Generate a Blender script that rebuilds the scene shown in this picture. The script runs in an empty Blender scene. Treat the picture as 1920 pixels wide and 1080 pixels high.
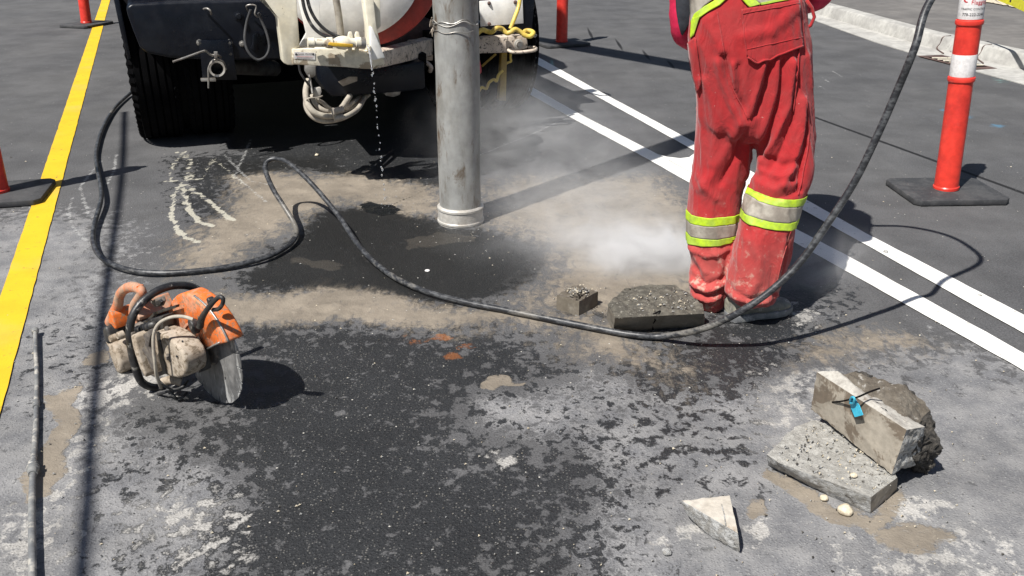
import bpy, bmesh, math, random
import numpy as np
from mathutils import Vector, Matrix, noise as mnoise
from mathutils.bvhtree import BVHTree
random.seed(7)
sc = bpy.context.scene
COL = sc.collection
R = math.radians
# ------------------------------------------------------------------ camera, light, exposure
FOC = 1700.0; YH = -205.0; TH = math.atan((540-YH)/FOC); H = 1.47
SN, CS = math.sin(TH), math.cos(TH)
cam = bpy.data.cameras.new('camera'); co = bpy.data.objects.new('camera', cam); COL.objects.link(co)
cam.sensor_width = 36; cam.lens = FOC/1920*36; cam.clip_start = .05; cam.clip_end = 800
co.location = (0, 0, H); co.rotation_euler = (math.pi/2-TH, 0, 0); sc.camera = co
SHX, SHY = .452, .512                      # shadow offset per metre of height
sun_az = math.atan2(-SHX, -SHY)            # heading of the sun, from +Y towards +X
sun_el = math.atan(1/math.hypot(SHX, SHY))
w = bpy.data.worlds.new('World'); sc.world = w; w.use_nodes = True
nt = w.node_tree; sky = nt.nodes.new('ShaderNodeTexSky'); sky.sky_type = 'NISHITA'; sky.sun_disc = False
sky.sun_elevation = sun_el; sky.sun_rotation = sun_az
nt.links.new(sky.outputs[0], nt.nodes['Background'].inputs[0]); nt.nodes['Background'].inputs[1].default_value = .05
sl = bpy.data.lights.new('sun', 'SUN'); sl.energy = 5.0; sl.angle = R(.53); sl.color = (1, .965, .91)
so = bpy.data.objects.new('sun', sl); COL.objects.link(so)
so.rotation_euler = Vector((-SHX, -SHY, 1)).to_track_quat('Z', 'Y').to_euler(); so.location = (-3, -3, 8)
vs = sc.view_settings; vs.view_transform = 'Standard'; vs.look = 'None'; vs.exposure = .48; vs.gamma = 1
sc.cycles.max_bounces = 6; sc.cycles.transparent_max_bounces = 12; sc.cycles.volume_bounces = 2
sc.cycles.volume_step_rate = 1.0
# ------------------------------------------------------------------ measuring from the picture
def ray(px, py):
    u = px-960; v = py-540
    return Vector((u, FOC*CS-v*SN, -(v*CS+FOC*SN)))
C0 = Vector((0, 0, H))
def P(px, py, z=0):
    d = ray(px, py); return C0+d*((z-H)/d.z)
def PY(px, py, Y):
    d = ray(px, py); return C0+d*(Y/d.y)
# ------------------------------------------------------------------ mesh helpers
def link(o, parent=None):
    COL.objects.link(o)
    if parent: o.parent = parent
    return o
def mesh(name, V, F, mat=None, parent=None, smooth=False, mats=None, fm=None, angle=None):
    m = bpy.data.meshes.new(name); m.from_pydata([tuple(v) for v in V], [], F); m.update()
    for x in (mats or ([mat] if mat else [])): m.materials.append(x)
    if fm is not None: m.polygons.foreach_set('material_index', fm)
    if smooth: m.polygons.foreach_set('use_smooth', [True]*len(m.polygons))
    if angle: m.set_sharp_from_angle(angle=R(angle))
    return link(bpy.data.objects.new(name, m), parent)
def bmobj(name, bm, mat, parent=None, smooth=False, angle=None, mats=None):
    bmesh.ops.recalc_face_normals(bm, faces=bm.faces)
    m = bpy.data.meshes.new(name); bm.to_mesh(m); bm.free()
    for x in (mats or [mat]): m.materials.append(x)
    if smooth: m.polygons.foreach_set('use_smooth', [True]*len(m.polygons))
    if angle: m.set_sharp_from_angle(angle=R(angle))
    return link(bpy.data.objects.new(name, m), parent)
def tag(o, label, cat, group=None, kind=None):
    o['label'] = label; o['category'] = cat
    if group: o['group'] = group
    if kind: o['kind'] = kind
    return o
def empty(name, loc, rz=0):
    o = bpy.data.objects.new(name, None); o.location = loc; o.rotation_euler = (0, 0, rz); o.empty_display_size = .1
    return link(o)
def rebase(o, loc):                         # move a mesh's origin without moving it
    loc = Vector(loc); o.data.transform(Matrix.Translation(-loc)); o.location = loc; return o
def bevel(bm, w_, seg=2, ang=30):
    es = [e for e in bm.edges if len(e.link_faces) == 2 and e.calc_face_angle(0) > R(ang)]
    if w_ > 0: bmesh.ops.bevel(bm, geom=es, offset=w_, segments=seg, affect='EDGES', profile=.5, clamp_overlap=True)
def prism_bm(poly, y0, y1, ax='y', bw=0, seg=2):
    """polygon of 2D points extruded between y0 and y1 along ax ('y': points are x,z ; 'x': y,z ; 'z': x,y)"""
    bm = bmesh.new()
    def mk(p, t):
        return (p[0], t, p[1]) if ax == 'y' else ((t, p[0], p[1]) if ax == 'x' else (p[0], p[1], t))
    a = [bm.verts.new(mk(p, y0)) for p in poly]; b = [bm.verts.new(mk(p, y1)) for p in poly]
    bm.faces.new(a); bm.faces.new(b[::-1])
    for i in range(len(poly)):
        j = (i+1) % len(poly); bm.faces.new((a[i], a[j], b[j], b[i]))
    bmesh.ops.recalc_face_normals(bm, faces=bm.faces)
    bevel(bm, bw, seg); return bm
def box_bm(x0, x1, y0, y1, z0, z1, bw=0, seg=2, bm=None):
    return prism_bm([(x0, y0), (x1, y0), (x1, y1), (x0, y1)], z0, z1, 'z', bw, seg)
def catmull(pts, n=8, closed=False):
    pts = [Vector(p) for p in pts]; out = []; N = len(pts)
    for i in range(N if closed else N-1):
        p0 = pts[(i-1) % N] if closed or i > 0 else pts[0]*2-pts[1]
        p1 = pts[i]; p2 = pts[(i+1) % N]
        p3 = pts[(i+2) % N] if closed or i < N-2 else p2*2-p1
        for k in range(n):
            t = k/n
            out.append(.5*((2*p1)+(p2-p0)*t+(2*p0-5*p1+4*p2-p3)*t*t+(3*p1-p0-3*p2+p3)*t**3))
    if not closed: out.append(pts[-1])
    return out
def tube_data(pts, r, seg=12, closed=False, cap=True):
    pts = [Vector(p) for p in pts]; n = len(pts)
    rr = r if isinstance(r, (list, tuple)) else [r]*n
    V = []; F = []; up = None
    for i, p in enumerate(pts):
        t = (pts[(i+1) % n]-pts[i-1]) if closed else (pts[min(i+1, n-1)]-pts[max(i-1, 0)])
        t.normalize()
        if up is None:
            up = t.cross(Vector((0, 0, 1)));
            if up.length < .05: up = t.cross(Vector((1, 0, 0)))
            up.normalize()
        up = (up-t*up.dot(t)).normalized(); sd = t.cross(up)
        for k in range(seg):
            a = 2*math.pi*k/seg; V.append(p+(up*math.cos(a)+sd*math.sin(a))*rr[i])
    m = n if closed else n-1
    for i in range(m):
        j = (i+1) % n
        for k in range(seg):
            l = (k+1) % seg; F.append((i*seg+k, i*seg+l, j*seg+l, j*seg+k))
    if cap and not closed:
        F.append(tuple(range(seg))[::-1]); F.append(tuple((n-1)*seg+k for k in range(seg)))
    return V, F
def tube(name, pts, r, mat, parent=None, seg=12, n=8, closed=False, cap=True, raw=False):
    c = pts if raw else catmull(pts, n, closed)
    if isinstance(r, (list, tuple)) and not raw:
        k = len(r)-1; r = [np.interp(i/(len(c)-1)*k, range(k+1), r) for i in range(len(c))]
    V, F = tube_data(c, r, seg, closed, cap); return mesh(name, V, F, mat, parent, True, angle=50)
def join_data(parts):
    V = []; F = []
    for v, f in parts:
        b = len(V); V += [tuple(x) for x in v]; F += [tuple(i+b for i in q) for q in f]
    return V, F
def lathe(name, prof, mat, parent=None, seg=48, M=None, angle=35, closed=False, mats=None, fmf=None):
    """profile of (radius, height) turned about Z, then placed by M"""
    V = []; F = []; n = len(prof)
    for r, z in prof:
        for k in range(seg):
            a = 2*math.pi*k/seg; V.append(Vector((r*math.cos(a), r*math.sin(a), z)))
    for i in range(n if closed else n-1):
        j = (i+1) % n
        for k in range(seg):
            l = (k+1) % seg; F.append((i*seg+k, i*seg+l, j*seg+l, j*seg+k))
    if not closed:
        if prof[0][0] > 1e-6: F.append(tuple(range(seg))[::-1])
        if prof[-1][0] > 1e-6: F.append(tuple((n-1)*seg+k for k in range(seg)))
    if M is not None: V = [M @ v for v in V]
    return mesh(name, V, F, mat, parent, True, angle=angle)
def axis_M(p, q):                           # matrix taking Z axis to direction p->q at p
    p = Vector(p); d = (Vector(q)-p)
    return Matrix.Translation(p) @ d.to_track_quat('Z', 'Y').to_matrix().to_4x4()
def text_data(s, size, font=None):
    cu = bpy.data.curves.new('t', 'FONT'); cu.body = s; cu.size = size; cu.resolution_u = 2; cu.align_x = 'CENTER'
    o = bpy.data.objects.new('t', cu); COL.objects.link(o); dg = bpy.context.evaluated_depsgraph_get()
    me = bpy.data.meshes.new_from_object(o.evaluated_get(dg))
    V = [v.co.copy() for v in me.vertices]; F = [tuple(p.vertices) for p in me.polygons]
    bpy.data.objects.remove(o); bpy.data.curves.remove(cu); bpy.data.meshes.remove(me); return V, F
# ------------------------------------------------------------------ materials
class N:
    def __init__(s, name):
        s.m = bpy.data.materials.new(name); s.m.use_nodes = True; s.t = s.m.node_tree
        s.b = s.t.nodes['Principled BSDF']; s.tc = s.t.nodes.new('ShaderNodeTexCoord')
    def n(s, typ, **kw):
        x = s.t.nodes.new(typ)
        for k, v in kw.items(): setattr(x, k, v)
        return x
    def set(s, inp, v):
        if hasattr(v, 'is_output') or isinstance(v, bpy.types.NodeSocket): s.t.links.new(v, inp)
        elif isinstance(v, (tuple, list)) and len(v) == 3 and inp.type == 'RGBA': inp.default_value = (*v, 1)
        else: inp.default_value = v
    def coord(s, k='Object', scale=None):
        o = s.tc.outputs[k]
        if scale is None: return o
        mp = s.n('ShaderNodeMapping'); s.set(mp.inputs['Vector'], o); mp.inputs['Scale'].default_value = scale; return mp.outputs[0]
    def noise(s, scale, detail=5, rough=.6, co=None, dist=0):
        x = s.n('ShaderNodeTexNoise'); x.inputs['Scale'].default_value = scale; x.inputs['Detail'].default_value = detail
        x.inputs['Roughness'].default_value = rough; x.inputs['Distortion'].default_value = dist
        s.set(x.inputs['Vector'], co or s.coord()); return x.outputs['Fac']
    def vor(s, scale, out='Distance', co=None, feature='F1', rnd=1):
        x = s.n('ShaderNodeTexVoronoi', feature=feature); x.inputs['Scale'].default_value = scale; x.inputs['Randomness'].default_value = rnd
        s.set(x.inputs['Vector'], co or s.coord()); return x.outputs[out]
    def mapr(s, v, a, b, c=0, d=1, smooth=True):
        x = s.n('ShaderNodeMapRange', interpolation_type='SMOOTHSTEP' if smooth else 'LINEAR'); s.set(x.inputs[0], v)
        for i, q in enumerate((a, b, c, d)): s.set(x.inputs[i+1], q)
        return x.outputs[0]
    def math(s, op, a, b=0, c=0):
        x = s.n('ShaderNodeMath', operation=op); s.set(x.inputs[0], a); s.set(x.inputs[1], b); s.set(x.inputs[2], c); return x.outputs[0]
    def mix(s, f, a, b, bt='MIX'):
        x = s.n('ShaderNodeMix', data_type='RGBA', blend_type=bt); s.set(x.inputs[0], f); s.set(x.inputs[6], a); s.set(x.inputs[7], b); return x.outputs[2]
    def attr(s, name):
        x = s.n('ShaderNodeAttribute'); x.attribute_name = name; return x.outputs['Fac']
    def bump(s, h, strength=.4, dist=.01):
        x = s.n('ShaderNodeBump'); x.inputs['Strength'].default_value = strength; x.inputs['Distance'].default_value = dist
        s.set(x.inputs['Height'], h); s.t.links.new(x.outputs[0], s.b.inputs['Normal'])
    def done(s, col=None, rough=.6, metal=0, spec=None):
        if col is not None: s.set(s.b.inputs['Base Color'], col)
        s.set(s.b.inputs['Roughness'], rough); s.set(s.b.inputs['Metallic'], metal)
        if spec is not None: s.b.inputs['Specular IOR Level'].default_value = spec
        return s.m
def M(name, c1, c2=None, scale=6, lo=.42, hi=.62, c3=None, s3=30, lo3=.6, hi3=.68, rough=.6, metal=0, bump=.15, bs=80, bd=.003, stretch=None, spec=None):
    q = N(name); co = q.coord('Object', stretch) if stretch else None
    col = c1
    if c2: col = q.mix(q.mapr(q.noise(scale, 6, .65, co), lo, hi), c1, c2)
    if c3: col = q.mix(q.mapr(q.noise(s3, 5, .7, co, .5), lo3, hi3), col, c3)
    v = q.mapr(q.noise(scale*4.7, 4, .6), .3, .7, .86, 1.08)
    col = q.mix(1, col, v, 'MULTIPLY')
    r = q.mapr(q.noise(scale*2.3), .3, .7, max(rough-.12, .05), min(rough+.12, 1))
    if bump: q.bump(q.noise(bs, 5, .7), bump, bd)
    return q.done(col, r, metal, spec)
mt = {}
mt['orange'] = M('delineator_red', (.74, .048, .03), (.60, .035, .025), 5, c3=(.40, .12, .09), s3=40, lo3=.66, hi3=.76, rough=.42, bump=.08)
mt['rubber'] = M('rubber', (.036, .037, .04), (.06, .06, .062), 9, c3=(.16, .15, .14), s3=45, lo3=.62, hi3=.72, rough=.8, bump=.5, bs=220, bd=.003)
mt['tyre'] = M('tyre_rubber', (.003, .003, .0035), (.005, .005, .0055), 5, c3=(.02, .019, .018), s3=60, lo3=.70, hi3=.76, rough=.95, bump=.4, bs=120, spec=.06)
mt['white_sheet'] = M('reflective_white', (.72, .70, .69), (.62, .57, .55), 14, lo=.5, hi=.75, rough=.45, bump=.05)
mt['black_paint'] = M('black_paint', (.004, .0055, .010), (.008, .010, .015), 5, c3=(.05, .048, .045), s3=26, lo3=.66, hi3=.76, rough=.36, bump=.15, bs=60, spec=.28)
mt['dark'] = M('undercarriage_black', (.004, .004, .005), (.008, .0075, .007), 6, rough=.95, bump=.3, spec=.1)
mt['cream'] = M('cream_paint', (.78, .73, .59), (.70, .63, .47), 4, lo=.45, hi=.7, c3=(.20, .15, .09), s3=34, lo3=.655, hi3=.69, rough=.42, bump=.12)
mt['cream_chip'] = M('chipped_cream_paint', (.62, .53, .44), (.50, .42, .34), 7, c3=(.04, .035, .03), s3=45, lo3=.56, hi3=.58, rough=.5, bump=.25)
mt['cream_wet'] = M('dirty_cream_paint', (.74, .69, .56), (.40, .33, .24), 9, lo=.50, hi=.54, c3=(.12, .09, .06), s3=60, lo3=.66, hi3=.7, rough=.4, bump=.2)
mt['white_paint'] = M('white_paint', (.88, .87, .84), (.80, .78, .73), 3, c3=(.3, .27, .22), s3=30, lo3=.7, hi3=.75, rough=.35, bump=.05)
mt['red_rim'] = M('red_rim', (.42, .045, .03), (.3, .04, .03), 8, rough=.5)
mt['rust'] = M('rusty_deck', (.11, .065, .055), (.06, .04, .035), 7, c3=(.2, .15, .12), s3=40, lo3=.62, hi3=.7, rough=.85, bump=.5)
mt['steel'] = M('worn_steel', (.34, .33, .31), (.22, .2, .18), 12, rough=.45, metal=.6, bump=.2, bs=100)
mt['galv'] = M('galvanised_pipe', (.36, .362, .35), (.27, .265, .245), 3.2, .38, .66, c3=(.13, .092, .06), s3=6, lo3=.53, hi3=.70, rough=.5, metal=.25, bump=.12, bs=90, stretch=(3, 3, 1))
mt['galv2'] = M('galvanised_collar', (.52, .50, .46), (.36, .33, .29), 8, rough=.5, metal=.2, bump=.2)
mt['yellow_rope'] = M('yellow_vinyl', (.72, .54, .10), (.60, .42, .10), 12, c3=(.30, .2, .06), s3=60, lo3=.62, hi3=.7, rough=.45)
mt['yellow_bar'] = M('yellow_bar_paint', (.36, .24, .035), (.28, .18, .04), 12, c3=(.14, .1, .05), s3=60, lo3=.6, hi3=.7, rough=.5)
mt['yellow_handle'] = M('yellow_handle', (.75, .47, .04), (.62, .36, .04), 20, rough=.45)
mt['hose_black'] = M('black_hose', (.022, .023, .026), (.042, .043, .045), 18, c3=(.20, .195, .18), s3=20, lo3=.54, hi3=.70, rough=.5, bump=.25, bs=160)
mt['hose_dust'] = M('muddy_hose', (.44, .40, .33), (.34, .30, .25), 14, c3=(.16, .14, .12), s3=40, lo3=.6, hi3=.72, rough=.8)
mt['cloth_red'] = None
mt['lime'] = M('lime_tape', (.44, .62, .02), (.34, .48, .05), 14, c3=(.36, .38, .16), s3=50, lo3=.62, hi3=.72, rough=.65, bump=.2, bs=120)
mt['silver'] = M('silver_tape', (.34, .31, .26), (.23, .20, .165), 12, c3=(.14, .12, .1), s3=70, lo3=.68, hi3=.73, rough=.55, bump=.3, bs=50)
mt['crimson'] = M('crimson_sleeve', (.62, .012, .07), (.45, .01, .05), 10, rough=.7, bump=.2)
mt['black_cloth'] = M('black_sleeve', (.018, .022, .03), (.03, .035, .045), 12, rough=.75, bump=.5, bs=60)
mt['skin'] = M('skin', (.42, .24, .17), (.36, .19, .13), 12, rough=.5)
mt['boot'] = M('muddy_boot', (.27, .26, .20), (.17, .17, .15), 14, c3=(.42, .40, .35), s3=24, lo3=.56, hi3=.66, rough=.75, bump=.5, bs=50)
mt['helmet'] = M('hard_hat', (.75, .74, .7), (.65, .64, .6), 5, rough=.35)
mt['saw_orange'] = M('saw_orange', (.70, .155, .025), (.64, .27, .15), 14, .46, .60, c3=(.30, .20, .13), s3=75, lo3=.53, hi3=.60, rough=.6, bump=.3, bs=120)
mt['saw_pale'] = M('saw_dusty_orange', (.56, .19, .09), (.46, .29, .20), 14, .42, .6, c3=(.30, .24, .18), s3=60, lo3=.55, hi3=.63, rough=.6)
mt['saw_cream'] = M('saw_muddy_cover', (.42, .36, .29), (.33, .27, .205), 16, .42, .6, c3=(.19, .15, .105), s3=48, lo3=.50, hi3=.60, rough=.75, bump=.4, bs=70)
mt['saw_black'] = M('saw_black', (.018, .018, .02), (.05, .048, .045), 14, c3=(.18, .17, .16), s3=40, lo3=.6, hi3=.7, rough=.5, bump=.3)
mt['saw_grey'] = M('saw_engine_grey', (.16, .14, .12), (.07, .06, .055), 16, c3=(.3, .26, .2), s3=40, lo3=.6, hi3=.7, rough=.75, bump=.5)
mt['blade'] = M('saw_blade', (.27, .265, .26), (.14, .14, .14), 11, .42, .58, c3=(.46, .46, .45), s3=22, lo3=.54, hi3=.62, rough=.5, metal=.3, bump=.2, bs=60, stretch=(1, 1, .35))  # darker streaks paint in the guard's shadow across the steel
mt['water'] = N('water').m
b_ = mt['water'].node_tree.nodes['Principled BSDF']; b_.inputs['Base Color'].default_value = (.95, .97, 1, 1); b_.inputs['Roughness'].default_value = .03
b_.inputs['Transmission Weight'].default_value = .85; b_.inputs['IOR'].default_value = 1.33
mt['blue'] = M('blue_plastic', (.05, .42, .58), (.04, .34, .5), 60, rough=.45)
mt['stone'] = M('pale_stone', (.62, .55, .42), (.5, .42, .3), 60, rough=.8, bump=.4, bs=200)
mt['ink'] = M('black_ink', (.02, .02, .022), rough=.6, bump=0)
mt['ink_red'] = M('red_ink', (.55, .03, .04), rough=.6, bump=0)
mt['pink'] = M('faded_red_tag', (.6, .07, .09), (.5, .05, .06), 20, rough=.5)
# ------------------------------------------------------------------ ground
def hash2(ix, iy, s):
    h = (ix.astype(np.int64)*374761393+iy.astype(np.int64)*668265263+s*974711) & 0x7fffffff
    h = (h ^ (h >> 13))*1274126177 & 0x7fffffff
    return ((h ^ (h >> 16)) & 0xffff)/65535.
def vnoise(x, y, s=0):
    ix = np.floor(x); iy = np.floor(y); fx = x-ix; fy = y-iy; fx = fx*fx*(3-2*fx); fy = fy*fy*(3-2*fy)
    a = hash2(ix, iy, s); b = hash2(ix+1, iy, s); c = hash2(ix, iy+1, s); d = hash2(ix+1, iy+1, s)
    return (a*(1-fx)+b*fx)*(1-fy)+(c*(1-fx)+d*fx)*fy
def fbm(x, y, sc_, o=5, s=0):
    r = 0; a = .5; f = sc_; t = 0
    for i in range(o):
        r = r+a*vnoise(x*f+17.3*i, y*f-9.1*i, s+i); t += a; a *= .55; f *= 2.03
    return r/t
def gp(pts): return np.array([tuple(P(*p))[:2] for p in pts])
def sdpoly(X, Y, poly):
    n = len(poly); d = np.full(X.shape, 1e9); ins = np.zeros(X.shape, bool)
    for i in range(n):
        x0, y0 = poly[i]; x1, y1 = poly[(i+1) % n]; dx, dy = x1-x0, y1-y0
        t = np.clip(((X-x0)*dx+(Y-y0)*dy)/(dx*dx+dy*dy+1e-12), 0, 1)
        d = np.minimum(d, (X-x0-t*dx)**2+(Y-y0-t*dy)**2)
        c = ((y0 > Y) != (y1 > Y)) & (X < (x1-x0)*(Y-y0)/(y1-y0+1e-12)+x0); ins ^= c
    d = np.sqrt(d); return np.where(ins, d, -d)
def sdline(X, Y, pts):
    d = np.full(X.shape, 1e9)
    for (x0, y0), (x1, y1) in zip(pts[:-1], pts[1:]):
        dx, dy = x1-x0, y1-y0; t = np.clip(((X-x0)*dx+(Y-y0)*dy)/(dx*dx+dy*dy+1e-12), 0, 1)
        d = np.minimum(d, (X-x0-t*dx)**2+(Y-y0-t*dy)**2)
    return np.sqrt(d)
def field(X, Y, items, base=0.):
    f = np.full(X.shape, base)
    for poly, soft, amp in items:
        g = gp(poly) if len(poly) > 2 else None
        f = np.maximum(f, amp*np.clip(.5+sdpoly(X, Y, g)/(2*soft), 0, 1))
    return f
MUD = [
 ([(425, 330), (520, 318), (600, 330), (690, 322), (835, 352), (835, 400), (770, 412), (700, 392), (640, 380), (560, 420), (470, 470), (420, 505), (330, 512), (310, 480), (360, 430), (420, 395)], .16, 1),
 ([(400, 545), (470, 555), (545, 548), (600, 528), (680, 535), (740, 552), (800, 570), (880, 577), (1000, 585), (1100, 600), (1200, 640), (1235, 690), (1180, 688), (1050, 625), (960, 612), (860, 612), (780, 607), (700, 612), (600, 608), (500, 612), (430, 610), (380, 585)], .09, 1),
 ([(895, 345), (1000, 325), (1240, 325), (1340, 400), (1340, 560), (1150, 610), (1010, 590), (960, 572), (1010, 530), (1020, 480), (960, 440), (900, 420)], .2, .92),
 ([(940, 600), (1240, 620), (1330, 690), (1300, 740), (1180, 700), (1090, 690), (1000, 640)], .22, .72),
 ([(80, 745), (150, 708), (158, 716), (118, 760), (140, 800), (110, 840), (132, 885), (100, 925), (55, 930), (40, 880), (60, 830)], .02, 1),
 ([(155, 660), (210, 655), (205, 675), (150, 678)], .02, 1),
 ([(900, 705), (928, 690), (940, 706), (995, 705), (938, 716), (918, 730), (895, 724)], .012, 1),
 ([(1640, 980), (1740, 975), (1810, 1005), (1780, 1030), (1700, 1020), (1650, 1010)], .03, .9),
 ([(1383, 945), (1430, 945), (1436, 968), (1395, 985)], .015, 1),
 ([(1430, 880), (1500, 905), (1560, 950), (1640, 965), (1700, 925), (1720, 960), (1640, 990), (1560, 985), (1500, 940), (1420, 900)], .03, 1),
 ([(1450, 640), (1560, 610), (1700, 620), (1790, 650), (1760, 680), (1600, 690), (1480, 700)], .12, .72),
 ([(700, 590), (860, 600), (1000, 605), (980, 630), (850, 640), (740, 620)], .1, .62),
 ([(545, 478), (600, 487), (645, 500), (640, 512), (590, 505), (545, 490)], .02, .9),
 ([(765, 445), (830, 432), (905, 440), (895, 452), (810, 462), (770, 470)], .02, .85)]
WET_AND_SHADE = [
 ([(380, 120), (900, 120), (1040, 200), (1000, 300), (830, 350), (640, 335), (430, 275)], .06, 1),  # truck's shadow on the road, painted darker through the wet mask
 ([(600, 400), (700, 385), (800, 400), (900, 430), (965, 440), (1000, 500), (940, 555), (860, 580), (760, 572), (700, 560), (640, 548), (540, 552), (470, 545), (440, 520), (490, 490), (550, 450)], .1, 1),
 ([(330, 290), (420, 285), (620, 280), (640, 300), (520, 322), (430, 345), (430, 400), (380, 420), (330, 380)], .12, .85),
 ([(440, 620), (600, 612), (900, 618), (990, 650), (1040, 700), (900, 725), (860, 760), (900, 850), (1010, 850), (1090, 800), (1130, 900), (1080, 960), (1120, 1090), (820, 1150), (420, 1150), (300, 1070), (290, 980), (420, 900), (350, 820), (450, 740)], .22, .93),
 ([(1320, 590), (1560, 520), (1600, 560), (1480, 690), (1380, 740), (1250, 750), (1150, 700)], .16, .85),
 ([(1060, 560), (1310, 600), (1300, 640), (1200, 640), (1040, 590)], .1, .55),
 ([(430, 600), (560, 606), (540, 640), (440, 640)], .06, .8),
 ([(1000, 740), (1300, 700), (1560, 690), (1500, 790), (1420, 900), (1250, 960), (1180, 1090), (1060, 1090)], .22, .40),
 ([(40, 600), (420, 600), (480, 800), (430, 1000), (180, 1090), (40, 1090)], .2, .30),
 ([(150, 660), (330, 640), (470, 760), (420, 860), (330, 900), (250, 850)], .22, .52),
 ([(1480, 740), (1560, 720), (1620, 800), (1470, 850)], .1, .4),
 ([(180, 960), (330, 880), (420, 1010), (280, 1050)], .15, .58)]
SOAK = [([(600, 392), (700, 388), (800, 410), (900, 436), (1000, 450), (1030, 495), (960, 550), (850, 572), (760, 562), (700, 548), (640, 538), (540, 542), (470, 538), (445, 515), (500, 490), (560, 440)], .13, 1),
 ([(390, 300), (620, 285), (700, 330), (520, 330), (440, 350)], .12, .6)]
PUD = [([(676, 384), (690, 377), (705, 383), (735, 385), (750, 392), (742, 402), (715, 405), (690, 399)], .02, 1)]
DUST = [
 ([(1020, 740), (1250, 690), (1420, 700), (1620, 690), (1780, 660), (2100, 760), (2300, 1200), (1000, 1200), (1060, 1000), (1120, 900), (1060, 820), (880, 790), (880, 740)], .3, 1),
 ([(-300, 500), (20, 400), (180, 400), (240, 440), (180, 560), (240, 640), (200, 740), (300, 820), (420, 840), (500, 960), (560, 1200), (-300, 1200)], .25, .95),
 ([(860, 735), (1000, 745), (1080, 790), (1000, 815), (900, 800)], .1, .9),
 ([(380, 800), (480, 900), (560, 1000), (500, 1090), (300, 1090), (330, 900)], .2, .62),
 ([(960, 900), (1090, 880), (1060, 950), (960, 960)], .1, .7),
 ([(470, 620), (620, 640), (700, 680), (560, 700), (470, 680)], .15, .5),
 ([(1480, 550), (1560, 560), (1600, 600), (1500, 640)], .08, .7)]
SLUR = [
 ([(115, 730), (210, 700), (330, 690), (300, 740), (200, 770), (180, 860), (110, 940), (90, 1080), (0, 1080), (0, 960), (100, 940), (140, 890), (120, 840), (140, 790)], .1, .66),
 ([(230, 960), (330, 930), (420, 960), (400, 1010), (300, 1010)], .1, .62),
 ([(1390, 990), (1430, 975), (1440, 1010), (1400, 1030)], .03, .85),
 ([(1680, 945), (1770, 940), (1770, 970), (1700, 975)], .03, .75),
 ([(1640, 990), (1900, 1010), (1880, 1080), (1600, 1080)], .15, .6),
 ([(1450, 700), (1540, 690), (1540, 770), (1440, 830)], .12, .58),
 ([(905, 865), (940, 857), (948, 878), (915, 880)], .03, .75),
 ([(1200, 1010), (1290, 985), (1320, 1000), (1210, 1020)], .03, .66),
 ([(310, 1000), (380, 970), (420, 1020), (330, 1060)], .1, .6),
 ([(1480, 570), (1545, 590), (1530, 610), (1480, 600)], .04, .6)]
RUST = [([(805, 628), (835, 626), (848, 634), (830, 640), (812, 636)], .012, .8), ([(862, 645), (888, 643), (884, 655), (862, 655)], .02, .75), ([(828, 664), (865, 660), (868, 672), (840, 676)], .014, .8),
        ([(760, 632), (800, 640), (800, 650), (765, 645)], .03, .55)]
CHALK = [[(345, 282), (332, 298), (322, 318), (318, 340)], [(345, 282), (358, 300), (352, 322), (350, 340)], [(330, 285), (350, 296), (362, 316), (356, 335)], [(312, 340), (340, 338), (372, 336)],
         [(340, 342), (325, 365), (322, 400), (330, 430), (350, 445), (372, 455)], [(344, 345), (346, 370), (355, 395), (372, 415), (400, 425)], [(348, 345), (370, 362), (398, 382), (418, 402), (436, 414)],
         [(356, 334), (378, 334), (388, 318), (400, 298)], [(400, 298), (430, 320), (455, 345)]]
def axis(lo, hi, step, far, g=1.22):
    a = list(np.arange(lo, hi+step, step)); s = step
    while a[-1] < far: s *= g; a.append(a[-1]+s)
    s = step; b = []
    x = lo
    while x > -far: s *= g; x -= s; b.append(x)
    return np.array(b[::-1]+a)
gx = axis(-2.7, 2.9, .0145, 260); gy = axis(1.25, 6.2, .0145, 300)
X, Y = np.meshgrid(gx, gy); nx, ny = len(gx), len(gy)
wx = X+(fbm(X, Y, 3, 4, 11)-.5)*.16+(fbm(X, Y, 14, 3, 12)-.5)*.05; wy = Y+(fbm(X, Y, 3, 4, 21)-.5)*.16+(fbm(X, Y, 14, 3, 22)-.5)*.05
A = {}
A['mud'] = field(wx, wy, [m_ for m_ in MUD if m_[1] > .035]); A['mudc'] = field(wx, wy, [m_ for m_ in MUD if m_[1] <= .035]); A['wet'] = field(wx, wy, WET_AND_SHADE); A['dust'] = field(wx, wy, DUST)  # 'wet' also carries the shade painted under the truck
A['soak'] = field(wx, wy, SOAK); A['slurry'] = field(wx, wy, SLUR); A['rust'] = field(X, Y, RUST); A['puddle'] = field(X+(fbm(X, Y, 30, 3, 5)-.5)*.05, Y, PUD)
ch = np.full(X.shape, 1e9)
for l in CHALK: ch = np.minimum(ch, sdline(X+(fbm(X, Y, 20, 3, 31)-.5)*.03, Y+(fbm(X, Y, 20, 3, 32)-.5)*.03, gp(l)))
A['chalk'] = np.clip(1-ch/.026, 0, 1)*np.clip(.62+.55*(P(340, 340).y+.1-Y), .55, 1)
ar = np.full(X.shape, 1e9)                   # spray-painted arcs and scratches
for l in ([(135, 370), (128, 400), (140, 430), (160, 450)], [(218, 290), (214, 320), (200, 345)], [(190, 300), (150, 350), (165, 400)], [(1600, 118), (1570, 135), (1550, 152), (1540, 166)],
          [(900, 290), (1000, 250), (1080, 212)], [(470, 262), (440, 330), (500, 380)], [(420, 290), (470, 340), (520, 350)]): ar = np.minimum(ar, sdline(X, Y, gp(l)))
A['scratch'] = np.clip(1-ar/.022, 0, 1)
bl = sdline(X, Y, gp([(1762, 205), (1830, 224), (1925, 252)])); A['bluemark'] = np.clip(1-bl/.03, 0, 1)
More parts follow.
